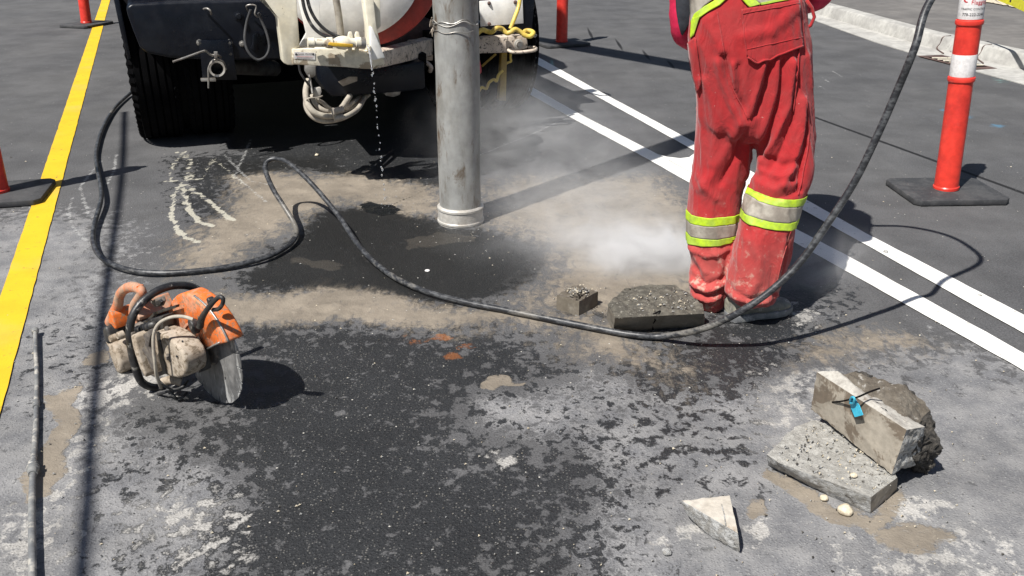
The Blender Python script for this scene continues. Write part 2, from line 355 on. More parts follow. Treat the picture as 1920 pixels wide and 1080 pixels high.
tl = np.minimum(sdline(X, Y, gp([(1826, 143), (1860, 148), (1925, 165)])), sdline(X, Y, gp([(1030, 118), (1040, 124)]))); A['tealmark'] = np.clip(1-tl/.04, 0, 1)
JT = [P(900, -12), P(1004, 27), P(1115, 67), P(1298, 136), P(1600, 246), P(1920, 362), P(2300, 505)]
jl = sdline(X, Y, [(p.x, p.y) for p in JT]); A['joint'] = np.clip(1-jl/.028, 0, 1)
Z = A['mud']*.006*np.clip(fbm(X, Y, 9, 4, 3)*1.6-.2, 0, 1)*(np.abs(X) < 2.6)
Z = np.where(A['mud'] > .3, Z, 0)+(fbm(X, Y, 40, 2, 9)-.5)*.002*(np.abs(X) < 2.6)-.001
# crumbly ridge of dug-out mud
rg = sdline(X, Y, gp([(545, 588), (600, 573), (650, 583), (640, 596)])); Z += np.exp(-(rg/.07)**2)*.030*np.clip(fbm(X, Y, 24, 4, 44)-.3, 0, 1)*(Y < 3.6)
rg = sdline(X, Y, gp([(715, 572), (750, 562)])); Z += np.exp(-(rg/.03)**2)*.012*fbm(X, Y, 30, 3, 45)
dl = P(1640, 470); 
V = np.stack([X.ravel(), Y.ravel(), Z.ravel()], 1)
ii = np.arange(nx*ny).reshape(ny, nx); F = np.stack([ii[:-1, :-1].ravel(), ii[:-1, 1:].ravel(), ii[1:, 1:].ravel(), ii[1:, :-1].ravel()], 1)
me = bpy.data.meshes.new('road'); me.vertices.add(len(V)); me.vertices.foreach_set('co', V.ravel())
me.loops.add(F.size); me.loops.foreach_set('vertex_index', F.ravel().astype(np.int32)); me.polygons.add(len(F))
me.polygons.foreach_set('loop_start', np.arange(0, F.size, 4, dtype=np.int32)); me.update(calc_edges=True)
me.polygons.foreach_set('use_smooth', np.ones(len(F), bool))
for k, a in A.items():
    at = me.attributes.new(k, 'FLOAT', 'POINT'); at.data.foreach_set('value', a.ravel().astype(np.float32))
road = link(bpy.data.objects.new('road', me))
tag(road, 'grey asphalt road, wet and muddy round the digging', 'road', kind='structure')
q = N('asphalt')
n_s = q.noise(1.1, 3, .5); n_m = q.noise(9, 6, .62); n_r = q.noise(26, 6, .7, dist=.35); n_f = q.noise(150, 4, .7); n_vf = q.noise(420, 2, .6)
st = q.vor(125); stc = q.vor(125, 'Color')
sep = q.n('ShaderNodeSeparateColor'); q.set(sep.inputs[0], stc)
tm = q.n('ShaderNodeMapping'); q.set(tm.inputs['Vector'], q.coord()); tm.inputs['Rotation'].default_value = (0, 0, -.37); tm.inputs['Scale'].default_value = (2.6, .16, 1)
trk = q.noise(1.0, 4, .6, tm.outputs[0]); base = q.mix(q.mapr(n_s, .3, .7), (.068, .068, .071), (.092, .091, .092))
base = q.mix(q.mapr(trk, .5, .72, 0, .45), base, (.115, .114, .114)); base = q.mix(q.mapr(trk, .46, .3, 0, .4), base, (.045, .045, .048))
base = q.mix(q.mapr(n_f, .42, .72), base, (.115, .115, .118))
base = q.mix(q.mapr(n_f, .45, .3, 0, .6), base, (.028, .028, .03))
# broken wetness (with the painted truck shade), dust and slurry edges
n_p = q.noise(22, 7, .68, dist=.25, co=q.coord('Object', (1, .9, 1)))
ragged = q.math('ADD', q.math('MULTIPLY', n_p, .9), q.math('MULTIPLY', n_f, .1))
def thr(a, amp, wd, off=0):
    v = q.math('ADD', q.math('SUBTRACT', q.attr(a), .5+off), q.math('MULTIPLY', q.math('SUBTRACT', ragged, .5), amp))
    return q.math('MULTIPLY', q.mapr(v, -wd, wd), q.mapr(q.attr(a), .02, .18))
dust = thr('dust', 3.4, .2)
dcol = q.mix(q.mapr(n_m, .35, .65), (.150, .151, .158), (.235, .232, .232))
dcol = q.mix(q.mapr(n_f, .55, .7), dcol, (.33, .327, .315))
dcol = q.mix(q.mapr(n_f, .42, .3, 0, .5), dcol, (.08, .08, .085))
col = q.mix(q.math('MULTIPLY', dust, .92), base, dcol)
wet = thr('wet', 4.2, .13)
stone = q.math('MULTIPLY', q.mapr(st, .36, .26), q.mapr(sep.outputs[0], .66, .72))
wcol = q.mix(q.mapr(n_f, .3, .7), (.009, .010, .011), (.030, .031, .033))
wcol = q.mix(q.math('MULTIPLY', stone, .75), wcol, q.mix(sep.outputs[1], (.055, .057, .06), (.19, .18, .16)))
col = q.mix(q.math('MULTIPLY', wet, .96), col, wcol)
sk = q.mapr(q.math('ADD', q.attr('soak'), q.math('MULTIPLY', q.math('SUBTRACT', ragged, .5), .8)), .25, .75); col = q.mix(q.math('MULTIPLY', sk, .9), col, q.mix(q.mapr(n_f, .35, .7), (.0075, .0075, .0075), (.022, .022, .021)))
sl_ = thr('slurry', 3.6, .18)
col = q.mix(q.math('MULTIPLY', sl_, .8), col, q.mix(q.mapr(n_f, .35, .65), (.33, .32, .30), (.50, .48, .45)))
st_n = q.noise(26, 6, .7, q.coord('Object', (1, .42, 1)), .6)
mc_ = q.math('SUBTRACT', q.attr('mud'), q.math('MULTIPLY', q.mapr(st_n, .42, .62), .30))
mud = q.math('MULTIPLY', q.mapr(q.math('ADD', mc_, q.math('MULTIPLY', q.math('SUBTRACT', ragged, .5), 1.3)), .22, .78), q.mapr(q.attr('mud'), .02, .18))
mud = q.math('MAXIMUM', mud, thr('mudc', 1.4, .08))
mc = q.mix(q.mapr(n_m, .32, .68), (.255, .218, .172), (.190, .162, .128))
mc = q.mix(q.mapr(n_r, .6, .72, 0, .7), mc, (.31, .27, .215)); mc = q.mix(q.mapr(n_f, .36, .28, 0, .7), mc, (.06, .052, .045))
thin = q.mapr(q.noise(34, 5, .7, q.coord('Object', (1, 1.9, 1))), .52, .60, 1, .25)
mudf = q.math('MULTIPLY', q.math('MULTIPLY', mud, q.mapr(q.math('MAXIMUM', q.attr('mud'), q.attr('mudc')), .5, .95, thin, 1)), q.mapr(sk, .45, 1, 1, .12))
col = q.mix(q.math('MULTIPLY', mudf, .95), col, mc)
rs = thr('rust', 3.2, .2); col = q.mix(q.math('MULTIPLY', rs, .5), col, q.mix(n_f, (.36, .11, .015), (.24, .09, .03)))
msk = q.mapr(q.noise(3.2, 5, .6), .3, .7, .84, 1.14); col = q.mix(1, col, msk, 'MULTIPLY')
pd = q.mapr(q.math('ADD', q.attr('puddle'), q.math('MULTIPLY', q.math('SUBTRACT', n_f, .5), .8)), .42, .55); col = q.mix(pd, col, (.012, .013, .014))
chv = q.mapr(q.math('ADD', q.attr('chalk'), q.math('MULTIPLY', q.math('SUBTRACT', ragged, .5), 2.4)), .45, .6); col = q.mix(q.math('MULTIPLY', chv, .85), col, (.44, .42, .35))
scv = q.mapr(q.math('ADD', q.attr('scratch'), q.math('MULTIPLY', q.math('SUBTRACT', ragged, .5), 2.2)), .55, .9); col = q.mix(q.math('MULTIPLY', scv, .5), col, (.4, .4, .39))
blv = q.mapr(q.math('ADD', q.attr('bluemark'), q.math('MULTIPLY', q.math('SUBTRACT', ragged, .5), 1.4)), .3, .8); col = q.mix(q.math('MULTIPLY', blv, .5), col, (.08, .24, .38))
tlv = q.mapr(q.math('ADD', q.attr('tealmark'), q.math('MULTIPLY', q.math('SUBTRACT', ragged, .5), 1.4)), .3, .8); col = q.mix(q.math('MULTIPLY', tlv, .6), col, (.2, .42, .38))
jn = q.mapr(q.attr('joint'), .25, .6); col = q.mix(jn, col, (.012, .012, .013))
# rare pale grit everywhere
st2 = q.vor(26); stc2 = q.vor(26, 'Color'); s2 = q.n('ShaderNodeSeparateColor'); q.set(s2.inputs[0], stc2)
grit = q.math('MULTIPLY', q.mapr(st2, .085, .06), q.mapr(s2.outputs[0], .80, .82)); col = q.mix(grit, col, (.5, .48, .43))
rg_ = q.math('SUBTRACT', .88, q.math('MULTIPLY', wet, .34)); rg_ = q.math('MAXIMUM', rg_, q.math('MULTIPLY', mudf, .8)); rg_ = q.math('SUBTRACT', rg_, q.math('MULTIPLY', pd, .45))
hgt = q.math('ADD', q.math('MULTIPLY', n_f, .7), q.math('MULTIPLY', q.mapr(st, .5, .1), .5))
hgt = q.math('MULTIPLY', hgt, q.math('SUBTRACT', 1, q.math('MULTIPLY', mudf, .75)))
hgt = q.math('ADD', hgt, q.math('MULTIPLY', n_r, q.math('MULTIPLY', mudf, 2.2)))
q.bump(hgt, .55, .006)
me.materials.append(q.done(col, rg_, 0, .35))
# painted lines
def paint(name, base, worn):
    q = N(name); a = q.noise(5, 5, .6); f = q.noise(160, 4, .7); r = q.noise(30, 6, .7)
    c = q.mix(q.mapr(a, .35, .7), base, tuple(x*.88 for x in base))
    c = q.mix(q.mapr(f, .38, .27), c, tuple(x*.45 for x in base)); c = q.mix(q.mapr(q.noise(2.2, 4, .6), .5, .75, 0, .4), c, tuple(x*.6+.12 for x in base))
    c = q.mix(q.mapr(r, .61, .68), c, worn); q.bump(f, .35, .003); return q.done(c, .75)
mt['ypaint'] = paint('yellow_road_paint', (.70, .435, .008), (.10, .09, .06)); mt['wpaint'] = paint('white_road_paint', (.80, .79, .75), (.3, .29, .27))
def sheet(name, up, lo, mat, z, label, cat, jitter=.0025):
    up = [P(*p) if not isinstance(p, Vector) else p for p in up]; lo = [P(*p) if not isinstance(p, Vector) else p for p in lo]
    def rs_(pl, n):
        L = [0]
        for a, b in zip(pl[:-1], pl[1:]): L.append(L[-1]+(b-a).length)
        xs = [np.interp(np.linspace(0, L[-1], n), L, [p[k] for p in pl]) for k in range(2)]; return list(zip(*xs))
    n = max(8, int(sum((b-a).length for a, b in zip(up[:-1], up[1:]))/.03)); a = rs_(up, n); b = rs_(lo, n); V = []; F = []
    for i in range(n):
        j = [mnoise.noise((i*.35, k*9.7, z*100))*jitter for k in range(4)]
        V += [(a[i][0]+j[0], a[i][1]+j[1], z), (b[i][0]+j[2], b[i][1]+j[3], z)]
        if i: F.append((2*i-2, 2*i-1, 2*i+1, 2*i))
    o = mesh(name, V, F, mat); return tag(o, label, cat, kind='structure')
ya = P(27, 567); yb = P(123, 250); yd = (yb-ya).normalized(); yn = Vector((yd.y, -yd.x, 0))*.057
sheet('yellow_line', [ya-yd*4-yn, yb+yd*9-yn], [ya-yd*4+yn, yb+yd*9+yn], mt['ypaint'], .004, 'solid yellow painted line along the left of the works', 'road line')
def ext(a, b, t): a = P(*a); b = P(*b); return b+(b-a)*t
A0 = [ext((1115, 167), (1000.5, 103), 2), (1000.5, 103), (1115, 167), (1305, 269), (1507, 373), (1630, 442), (1920, 592), ext((1630, 442), (1920, 592), 1.3)]
A1 = [ext((1111, 176), (999, 117), 2), (999, 117), (1111, 177), (1303, 284), (1502, 393), (1605, 450), (1920, 627), ext((1605, 449), (1920, 627), 1.3)]
B0 = [ext((1088, 215), (992, 161), 2), (992, 161), (1088, 215), (1235, 291), (1493, 431), (1591, 482), (1920, 664), ext((1591, 482), (1920, 664), 1.3)]
B1 = [ext((1071.5, 222), (988, 175), 2), (988, 175), (1071.5, 222), (1221, 303), (1486, 454), (1600, 517), (1920, 697), ext((1600, 517), (1920, 697), 1.3)]
sheet('white_line', A0, A1, mt['wpaint'], .004, 'farther of the two solid white lines behind the worker', 'road line')
sheet('white_line', B0, B1, mt['wpaint'], .004, 'nearer of the two solid white lines behind the worker', 'road line')
pl = gp([(1234, 291.5), (1250, 296), (1275, 299), (1292, 297), (1300, 291), (1304, 285), (1410, 342), (1428, 352), (1426, 372), (1408, 384), (1385, 375)])
V = [(x, y, .008) for x, y in pl]; o = mesh('white_line', V, [tuple(range(len(V)))], mt['wpaint']); tag(o, 'white painted nose joining the two white lines behind the legs', 'road line', kind='structure')
# ------------------------------------------------------------------ kerb, gutter, pavement
mt['conc'] = M('concrete', (.44, .43, .40), (.33, .32, .30), 3.5, .4, .65, c3=(.16, .15, .14), s3=9, lo3=.62, hi3=.74, rough=.85, bump=.4, bs=70)
mt['walk'] = M('pavement_asphalt', (.125, .118, .112), (.165, .155, .145), 1.4, .4, .65, c3=(.25, .23, .21), s3=14, lo3=.64, hi3=.74, rough=.92, bump=.5, bs=120)
gut = [(1400, -8), (1530, 40), (1653, 84), (1771, 119), (1920, 159), (2100, 207), (2400, 290)]
base_ = [(1390, -20), (1528, 27), (1544, 32), (1697, 78), (1754, 95), (1830, 112), (1920, 133), (2120, 180), (2420, 250)]
g2 = gp(gut); b2 = gp(base_)
def resamp(pl, n):
    L = np.r_[0, np.cumsum(np.hypot(*np.diff(pl, axis=0).T))]; t = np.linspace(0, L[-1], n)
    return np.stack([np.interp(t, L, pl[:, 0]), np.interp(t, L, pl[:, 1])], 1)
# straighten ends outward
g2 = np.vstack([g2[0]+(g2[0]-g2[1])*6, g2]); b2 = np.vstack([b2[0]+(b2[0]-b2[2])*6, b2])
n = 160; g2 = resamp(g2, n); b2 = resamp(b2, n)
for k in range(6): g2[1:-1] = (g2[:-2]+g2[2:]+2*g2[1:-1])/4; b2[1:-1] = (b2[:-2]+b2[2:]+2*b2[1:-1])/4
nn = np.gradient(b2, axis=0); nn = np.stack([nn[:, 1], -nn[:, 0]], 1); nn /= np.hypot(*nn.T)[:, None]
if nn[n//2] @ (b2[n//2]-g2[n//2]) < 0: nn = -nn
mt['walk_edge'] = mt['walk']
KH = .14
rows = [(g2, 0, -.02), (g2, 0, .006), (b2, 0, .012), (b2, .03, KH-.02), (b2, .045, KH-.004), (b2, .06, KH), (b2, .19, KH), (b2, .2, KH-.03)]
V = []; F = []
for r_, (pl, off, z) in enumerate(rows):
    for i in range(n):
        p = pl[i]+nn[i]*off; j = mnoise.noise((p[0]*4, p[1]*4, r_))*.006; V.append((p[0]+j, p[1]+j, z+(j*.5 if r_ > 2 else 0)))
for r_ in range(len(rows)-1):
    for i in range(n-1): F.append((r_*n+i, r_*n+i+1, (r_+1)*n+i+1, (r_+1)*n+i))
o = mesh('kerb', V, F, mt['conc'], smooth=True, angle=40); tag(o, 'pale concrete kerb with a flat gutter along the far pavement', 'kerb', kind='structure')
V = []; F = []
for i in range(n):
    p = b2[i]+nn[i]*.192; r2 = b2[i]+nn[i]*.5; q2 = b2[i]+nn[i]*30; V += [(p[0], p[1], KH-.006), (r2[0], r2[1], KH-.004), (q2[0], q2[1], KH-.004)]
    if i: F += [(3*i-3, 3*i-2, 3*i+1, 3*i), (3*i-2, 3*i-1, 3*i+2, 3*i+1)]
o = mesh('pavement', V, F, mt['walk']); tag(o, 'worn grey pavement behind the kerb', 'pavement', kind='structure')
# kerb joints (sealant grooves)
def groove(i, nm='expansion_joint'):
    p = b2[i]; t = np.array([nn[i][1], -nn[i][0]])
    pts = [(*(g2[i]*.3+p*.7), .016), (*(p+nn[i]*-.01), .02), (*(p+nn[i]*.02), KH*.5), (*(p+nn[i]*.036), KH-.012), (*(p+nn[i]*.12), KH+.001)]
    return tube_data(catmull([Vector(x) for x in pts], 4), .007, 6)
ks = [int(np.argmin(np.hypot(*(b2-np.array(P(x_, y_)[:2])).T))) for x_, y_ in ((1754, 95), (1830, 112))]
V, F = join_data([groove(k) for k in ks]); o = mesh('kerb_joint', V, F, mt['rust'], smooth=True); tag(o, 'dark rusty joints across the kerb beside the drain', 'joint', kind='structure')
# storm drain
dc = P(1785, 118); tdir = Vector((*(b2[ks[1]]-b2[ks[0]]), 0)).normalized(); ndir = Vector((-tdir.y, tdir.x, 0)); ndir = ndir if ndir.y > 0 else -ndir
ang = math.atan2(tdir.y, tdir.x); dr = empty('storm_drain', (dc.x+.06, dc.y+.02, .006), ang)
bm = box_bm(-.36, .40, -.16, .10, .0, .006, .002); bmobj('drain_plate', bm, mt['rust'], dr)
for k in range(7):
    bm = prism_bm([(-.25+k*.08, -.13), (-.205+k*.08, -.13), (-.165+k*.08, .06), (-.21+k*.08, .06)], .0065, .009, 'z'); bmobj('slot', bm, mt['dark'], dr)
for k in range(6):
    bm = prism_bm([(-.2+k*.08, -.13), (-.183+k*.08, -.13), (-.143+k*.08, .07), (-.16+k*.08, .07)], .0068, .016, 'z', .002); bmobj('grate_bar', bm, mt['cream_wet'], dr)
tag(dr, 'rusty iron storm drain grate in the gutter behind the tall red post', 'drain')
# dirt strip and caution tape
sheet('dirt_verge', [P(1800, -30, .16), P(1900, -4, .16), P(2060, 40, .16)], [P(1800, -6, .16), P(1900, 10, .16), P(2060, 60, .16)], mt['stone'], KH+.008, 'strip of sandy dirt on the far pavement', 'dirt', .06)
def tapequad(px, zz): return P(*px, zz)
tp_ = [P(1850, -16, .62), P(1880, -4, .60), P(1905, 6, .585), P(1935, 20, .57), P(1990, 46, .57)]
tw = []; F = []; fm = []
tpc = catmull(tp_, 8)
for i, p in enumerate(tpc):
    tw += [p+Vector((0, 0, .045)), p-Vector((0, .01*math.sin(i*.6), .035))]
    if i: F.append((2*i-2, 2*i-1, 2*i+1, 2*i)); fm.append(0)
o = mesh('caution_tape', tw, F, mt['yellow_handle'], mats=[mt['yellow_handle'], mt['ink']], fm=fm); sm = o.modifiers.new('s', 'SOLIDIFY'); sm.thickness = .0015
mt['tape_y'] = M('tape_yellow', (.8, .75, .03), rough=.4, bump=0); o.data.materials[0] = mt['tape_y']
for k in range(9):
    i = 3+k*3
    if i+1 >= len(tpc): break
    a, b = tpc[i], tpc[i+1]; v = [a+Vector((0, -.004, .028)), a+Vector((0, -.004, -.012)), b+Vector((0, -.004, -.012)), b+Vector((0, -.004, .028))]
    mesh('black_mark', [x for x in v], [(0, 1, 2, 3)], mt['ink'], o)
tag(o, 'yellow and black caution tape at the far right corner', 'caution tape')
# ------------------------------------------------------------------ delineator posts
def make_delineator():
    root = empty('delineator_post', (0, 0, 0))
    bm = prism_bm([(-.25, -.17), (-.22, -.2), (.22, -.2), (.25, -.17), (.25, .17), (.22, .2), (-.22, .2), (-.25, .17)], .002, .032, 'z', .006, 2)
    bmobj('base', bm, mt['rubber'], root, True, 40)
    pf = [(.064, .033), (.0645, .046), (.06, .052), (.059, .2), (.058, .58), (.0585, .592), (.064, .597), (.066, .606), (.064, .616), (.0585, .62), (.058, .86), (.0585, .868), (.064, .873), (.066, .882), (.064, .892), (.0585, .896), (.057, 1.04), (.045, 1.07), (.0, 1.075)]
    lathe('tube', pf, mt['orange'], root, 40)
    lathe('reflective_sleeve', [(.0588, .622), (.0592, .624), (.0592, .728), (.0588, .73)], mt['white_sheet'], root, 40)
    lathe('label_sleeve', [(.0588, .9), (.0592, .902), (.0592, 1.036), (.0588, 1.038)], mt['white_sheet'], root, 40)
    V, F = tube_data(catmull([(-.035, 0, 1.05), (-.04, 0, 1.10), (-.02, 0, 1.13), (.02, 0, 1.13), (.04, 0, 1.10), (.035, 0, 1.05)], 6), .011, 8)
    mesh('handle', V, F, mt['orange'], root, True)
    return root
def copy_tree(o, parent=None):
    c = o.copy(); COL.objects.link(c); c.parent = parent
    for ch_ in list(o.children): copy_tree(ch_, c)
    return c
posts = [((1772, 364), (1744, 402), (1886, 400), (.0, -.01), 'red delineator post with a white band and lettered label, on the right'),
         ((1053, 84), (1035, 100), (1108, 95), (0, 0), 'red delineator post standing beyond the truck rear wheel'),
         ((163, 48), (140, 59), (203, 47), (0, .0), 'red delineator post on the yellow line at the top left'),
         ((-4, 370), (-90, 412), (55, 402), (0, 0), 'red delineator post cut off by the left edge beside the yellow line')]
proto = make_delineator(); dels = []
for i, (bp, c1, c2, tl_, lab) in enumerate(posts):
    o = proto if i == 0 else copy_tree(proto)
    b = P(*bp); v = P(*c2)-P(*c1); o.location = (b.x, b.y, 0)
    sgn = -1 if b.x > 0 else 1
    o.rotation_mode = 'ZYX'
    o.rotation_euler = (0, 0, math.atan2(v.y, v.x)); tag(o, lab, 'traffic post', 'delineator posts round the works'); dels.append(o)
for o, dy in zip(dels, (R(-3.2), 0, R(2.5), R(1))):
    m_ = Matrix.Rotation(dy, 4, 'Y')
    for ch_ in o.children:
        if ch_.name.split('.')[0] != 'base':
            rz = Matrix.Rotation(-o.rotation_euler.z, 4, 'Z') @ m_ @ Matrix.Rotation(o.rotation_euler.z, 4, 'Z')
            ch_.rotation_euler = rz.to_euler()
# lettering on the right post's label
def wrap_text(s, size, z, yaw, mat, r=.0603, bold=0, nm='lettering'):
    V, F = text_data(s, size); out = []
    for v in V:
        a = yaw+v.x/r; out.append(Vector((math.sin(a)*r, -math.cos(a)*r, z+v.y)))
    o = mesh(nm, out, F, mat); return o
D0 = dels[0]; lab = [c for c in D0.children if c.name.startswith('label_sleeve')][0]
rz = D0.rotation_euler.z
yw = math.atan2(D0.location.x, D0.location.y)*-1+.25
for s, sz, z, mtl, dx in (('Universal', .030, 1.0, 'ink', .25), ('Flagging', .028, .972, 'ink_red', .42), ('TRAFFIC CONTROL', .0145, .945, 'ink', .0), ('778-222-2244', .019, .918, 'ink', .0)):
    o = wrap_text(s, sz, z, yw-rz+dx, mt[mtl]); o.parent = lab
V = []; F = []
for k in range(24):
    a0 = .4+k*.2; rr = .019-k*.0003; wd = .0018+.0025*math.sin(k/23*math.pi)
    for w_ in (-wd, wd):
        xx = math.cos(a0)*(rr+w_); zz = math.sin(a0)*(rr+w_); aa = yw-rz-.62+xx/.0603; V.append((math.sin(aa)*.0604, -math.cos(aa)*.0604, .995+zz))
    if k: F.append((2*k-2, 2*k-1, 2*k+1, 2*k))
mesh('round_emblem', V, F, mt['ink_red'], lab)

# ------------------------------------------------------------------ hydro-excavation truck (rear end)
YAW = R(20.8); TO = P(265, 265); TR = Vector((math.cos(YAW), math.sin(YAW), 0)); TD = Vector((-math.sin(YAW), math.cos(YAW), 0))
truck = empty('vacuum_truck', (TO.x, TO.y, 0), YAW)
tag(truck, 'dusty cream and black vacuum truck seen from behind, standing past the grey pipe', 'truck')
def T(px, py, b):
    d = ray(px, py); k = (b-(C0-TO).dot(TD))/d.dot(TD); p = C0+d*k
    return Vector(((p-TO).dot(TR), b, p.z))
def TP(name, poly, b, th, mat, bw=.006, seg=2, parent=None, smooth=True):
    pts = [(T(x, y, b).x, T(x, y, b).z) for x, y in poly]
    return bmobj(name, prism_bm(pts, b, b+th, 'y', bw, seg), mat, parent or truck, smooth, 35)
def TT(name, pts, r, mat, parent=None, seg=10, n=8):
    return tube(name, [T(*p) for p in pts], r, mat, parent or truck, seg, n)
def wheel(a0, ax):
    # tyre profile across width with circumferential grooves
    W_, RD = .27, .52; pf = [(.29, -W_/2+.03), (.33, -W_/2+.005), (.42, -W_/2), (.48, -W_/2+.012), (.505, -W_/2+.03)]
    for k in range(5):
        y0 = -W_/2+.035+k*.044; pf += [(RD, y0), (RD+.002, y0+.03), (RD, y0+.034), (RD-.014, y0+.036), (RD-.014, y0+.042)] if k < 4 else [(RD, y0), (RD, y0+.022)]
    pf += [(.505, W_/2-.03), (.48, W_/2-.012), (.42, W_/2), (.33, W_/2-.005), (.29, W_/2-.03)]
    Mx = Matrix.Translation((a0+W_/2, ax, RD-.004)) @ Matrix.Rotation(math.pi/2, 4, 'Y')
    ty = lathe('wheel', pf, mt['tyre'], truck, 72, Mx, 25)
    lathe('rim', [(.0, -.02), (.1, -.02), (.12, .03), (.24, .05), (.285, .11), (.29, .13), (.27, .12), (.0, .0)], mt['steel'], ty, 40, Mx)
    for s_ in (-1, 1):                       # shoulder lugs, one ring on each side
        V = []; F = []
        for k in range(120):
            a = 2*math.pi*k/120; ro = .526 if k % 2 else .508
            for rr, xx in ((.507, s_*(W_/2-.004)), (ro, s_*(W_/2-.03)), (.49, s_*(W_/2+(.004 if k % 2 else -.004)))): V.append(Mx @ Vector((rr*math.cos(a), rr*math.sin(a), xx)))
        for k in range(120):
            l = (k+1) % 120
            for m_ in range(3): n_ = (m_+1) % 3; F.append((3*k+m_, 3*k+n_, 3*l+n_, 3*l+m_))
        mesh('shoulder_lugs', V, F, mt['tyre'], ty)
    return ty
AX = .14
for a0 in (.0, .31, 2.02, 2.33): wheel(a0, AX)
for a0 in (.22, 2.24): lathe('tyre_gap_blocker', [(0, 0), (.47, 0), (.47, .14), (0, .14)], mt['dark'], truck, 32, Matrix.Translation((a0, AX, .51)) @ Matrix.Rotation(math.pi/2, 4, 'Y'))  # dark cylinders added to hide lit ground between the paired tyres
for a0 in (.0, .31, 2.02, 2.33): wheel(a0, AX+1.35)
tube('axle', [(.1, AX, .52), (2.5, AX, .52)], .07, mt['dark'], truck, raw=True)
lathe('differential', [(.0, -.2), (.12, -.17), (.2, -.05), (.2, .05), (.12, .17), (.0, .2)], mt['dark'], truck, 24, Matrix.Translation((1.3, AX, .52)) @ Matrix.Rotation(math.pi/2, 4, 'X'))
for a0 in (.82, 1.7): bmobj('chassis_rail', box_bm(a0, a0+.09, -.35, 7.5, .72, .98, .01), mt['dark'], truck)
bmobj('underframe', box_bm(.75, 1.9, .75, 7, .35, .72, .03), mt['dark'], truck)
bmobj('cross_member', box_bm(.1, 2.5, .62, .7, .2, .9, .01), mt['dark'], truck)
bmobj('deck', box_bm(.02, 2.6, -.3, 7.5, 1.0, 1.07, .01), mt['rust'], truck)
for a0 in (.0, 2.1): bmobj('side_shade_box', box_bm(a0, a0+.5, 2.3, 5.8, .3, .99, .06, 3), mt['black_paint'], truck, True, 40)  # low dark boxes added to block sun from the ground under the deck
lathe('debris_tank', [(0, .5), (.7, .52), (.95, .7), (1.0, .9), (1.0, 6.5), (.9, 6.8), (0, 6.9)], mt['white_paint'], truck, 48, Matrix.Translation((1.3, 0, 2.05)) @ Matrix.Rotation(-math.pi/2, 4, 'X'))
bmobj('tank_cradle', box_bm(.6, 2.0, .6, 6.5, 1.07, 1.35, .02), mt['black_paint'], truck)
bmobj('cab', box_bm(.05, 2.55, 7.6, 9.5, .5, 2.9, .15, 3), mt['white_paint'], truck, True, 40)
# rear left black box and its fittings
BX = -.62
fd = TP('rear_bumper_box', [(236, 14), (246, 7), (330, 3), (420, 1), (500, -1), (548, -4), (556, 108), (520, 113), (400, 113), (320, 109), (275, 100), (262, 88), (250, 58), (240, 30)], BX, .34, mt['black_paint'], .022, 4)
for p in ((374, 80, 0), (430, 80, 0), (432, 101, 0), (454, 82, 0), (447, 30, 1)):
    t_ = T(p[0], p[1], BX-.006); lathe('bolt', [(0, -.014), (.009, -.014), (.012, -.01), (.012, .0), (.018, .001), (.018, .006)], mt['steel'] if not p[2] else mt['black_paint'], fd, 8, Matrix.Translation(t_) @ Matrix.Rotation(-math.pi/2, 4, 'X') @ Matrix.Scale(1 if not p[2] else 1.5, 4))
TP('bracket_plate', [(371, 76), (434, 75), (438, 100), (445, 150), (380, 150), (376, 100)], BX-.02, .012, mt['black_paint'], .002, parent=fd)
TP('bracket_shelf', [(377, 149), (405, 148), (405, 153), (377, 153)], BX-.07, .05, mt['steel'], .002, parent=fd)
e0 = T(407, 129, BX-.10); e1 = T(407, 129, BX+.5)+Vector((.35, 0, -.02))
V, F = tube_data([e0+Vector((0, 0, 0)), e0+Vector((0, .1, 0)), e1], [.040, .040, .045], 28, cap=False)
ex = mesh('exhaust_pipe', V, F, mt['steel'], fd, True); sm = ex.modifiers.new('s', 'SOLIDIFY'); sm.thickness = .004; sm.offset = 1
lathe('pipe_lip', [(.034, -.004), (.044, -.006), (.047, .004), (.045, .016), (.036, .016)], mt['galv2'], ex, 32, Matrix.Translation(e0) @ Matrix.Rotation(-math.pi/2, 4, 'X'), closed=True)
lathe('inner_cap', [(0, 0), (.040, .001)], mt['dark'], ex, 24, Matrix.Translation(e0+Vector((0, .09, 0))) @ Matrix.Rotation(-math.pi/2, 4, 'X'))
TT('clamp_rod', [(391, 165, BX-.08), (391, 145, BX-.09), (391, 128, BX-.10), (397, 117, BX-.10), (408, 111, BX-.10), (420, 118, BX-.09), (424, 130, BX-.06)], .0055, mt['steel'], fd)
TT('lever_rod', [(324, 116, BX-.2), (350, 107, BX-.18), (378, 97, BX-.14), (386, 96, BX-.12), (396, 103, BX-.1), (408, 103, BX-.1), (415, 108, BX-.08)], .006, mt['steel'], fd)
TP('rod_nut', [(401, 97), (408, 97), (408, 110), (402, 110)], BX-.11, .016, mt['steel'], .002, parent=fd)
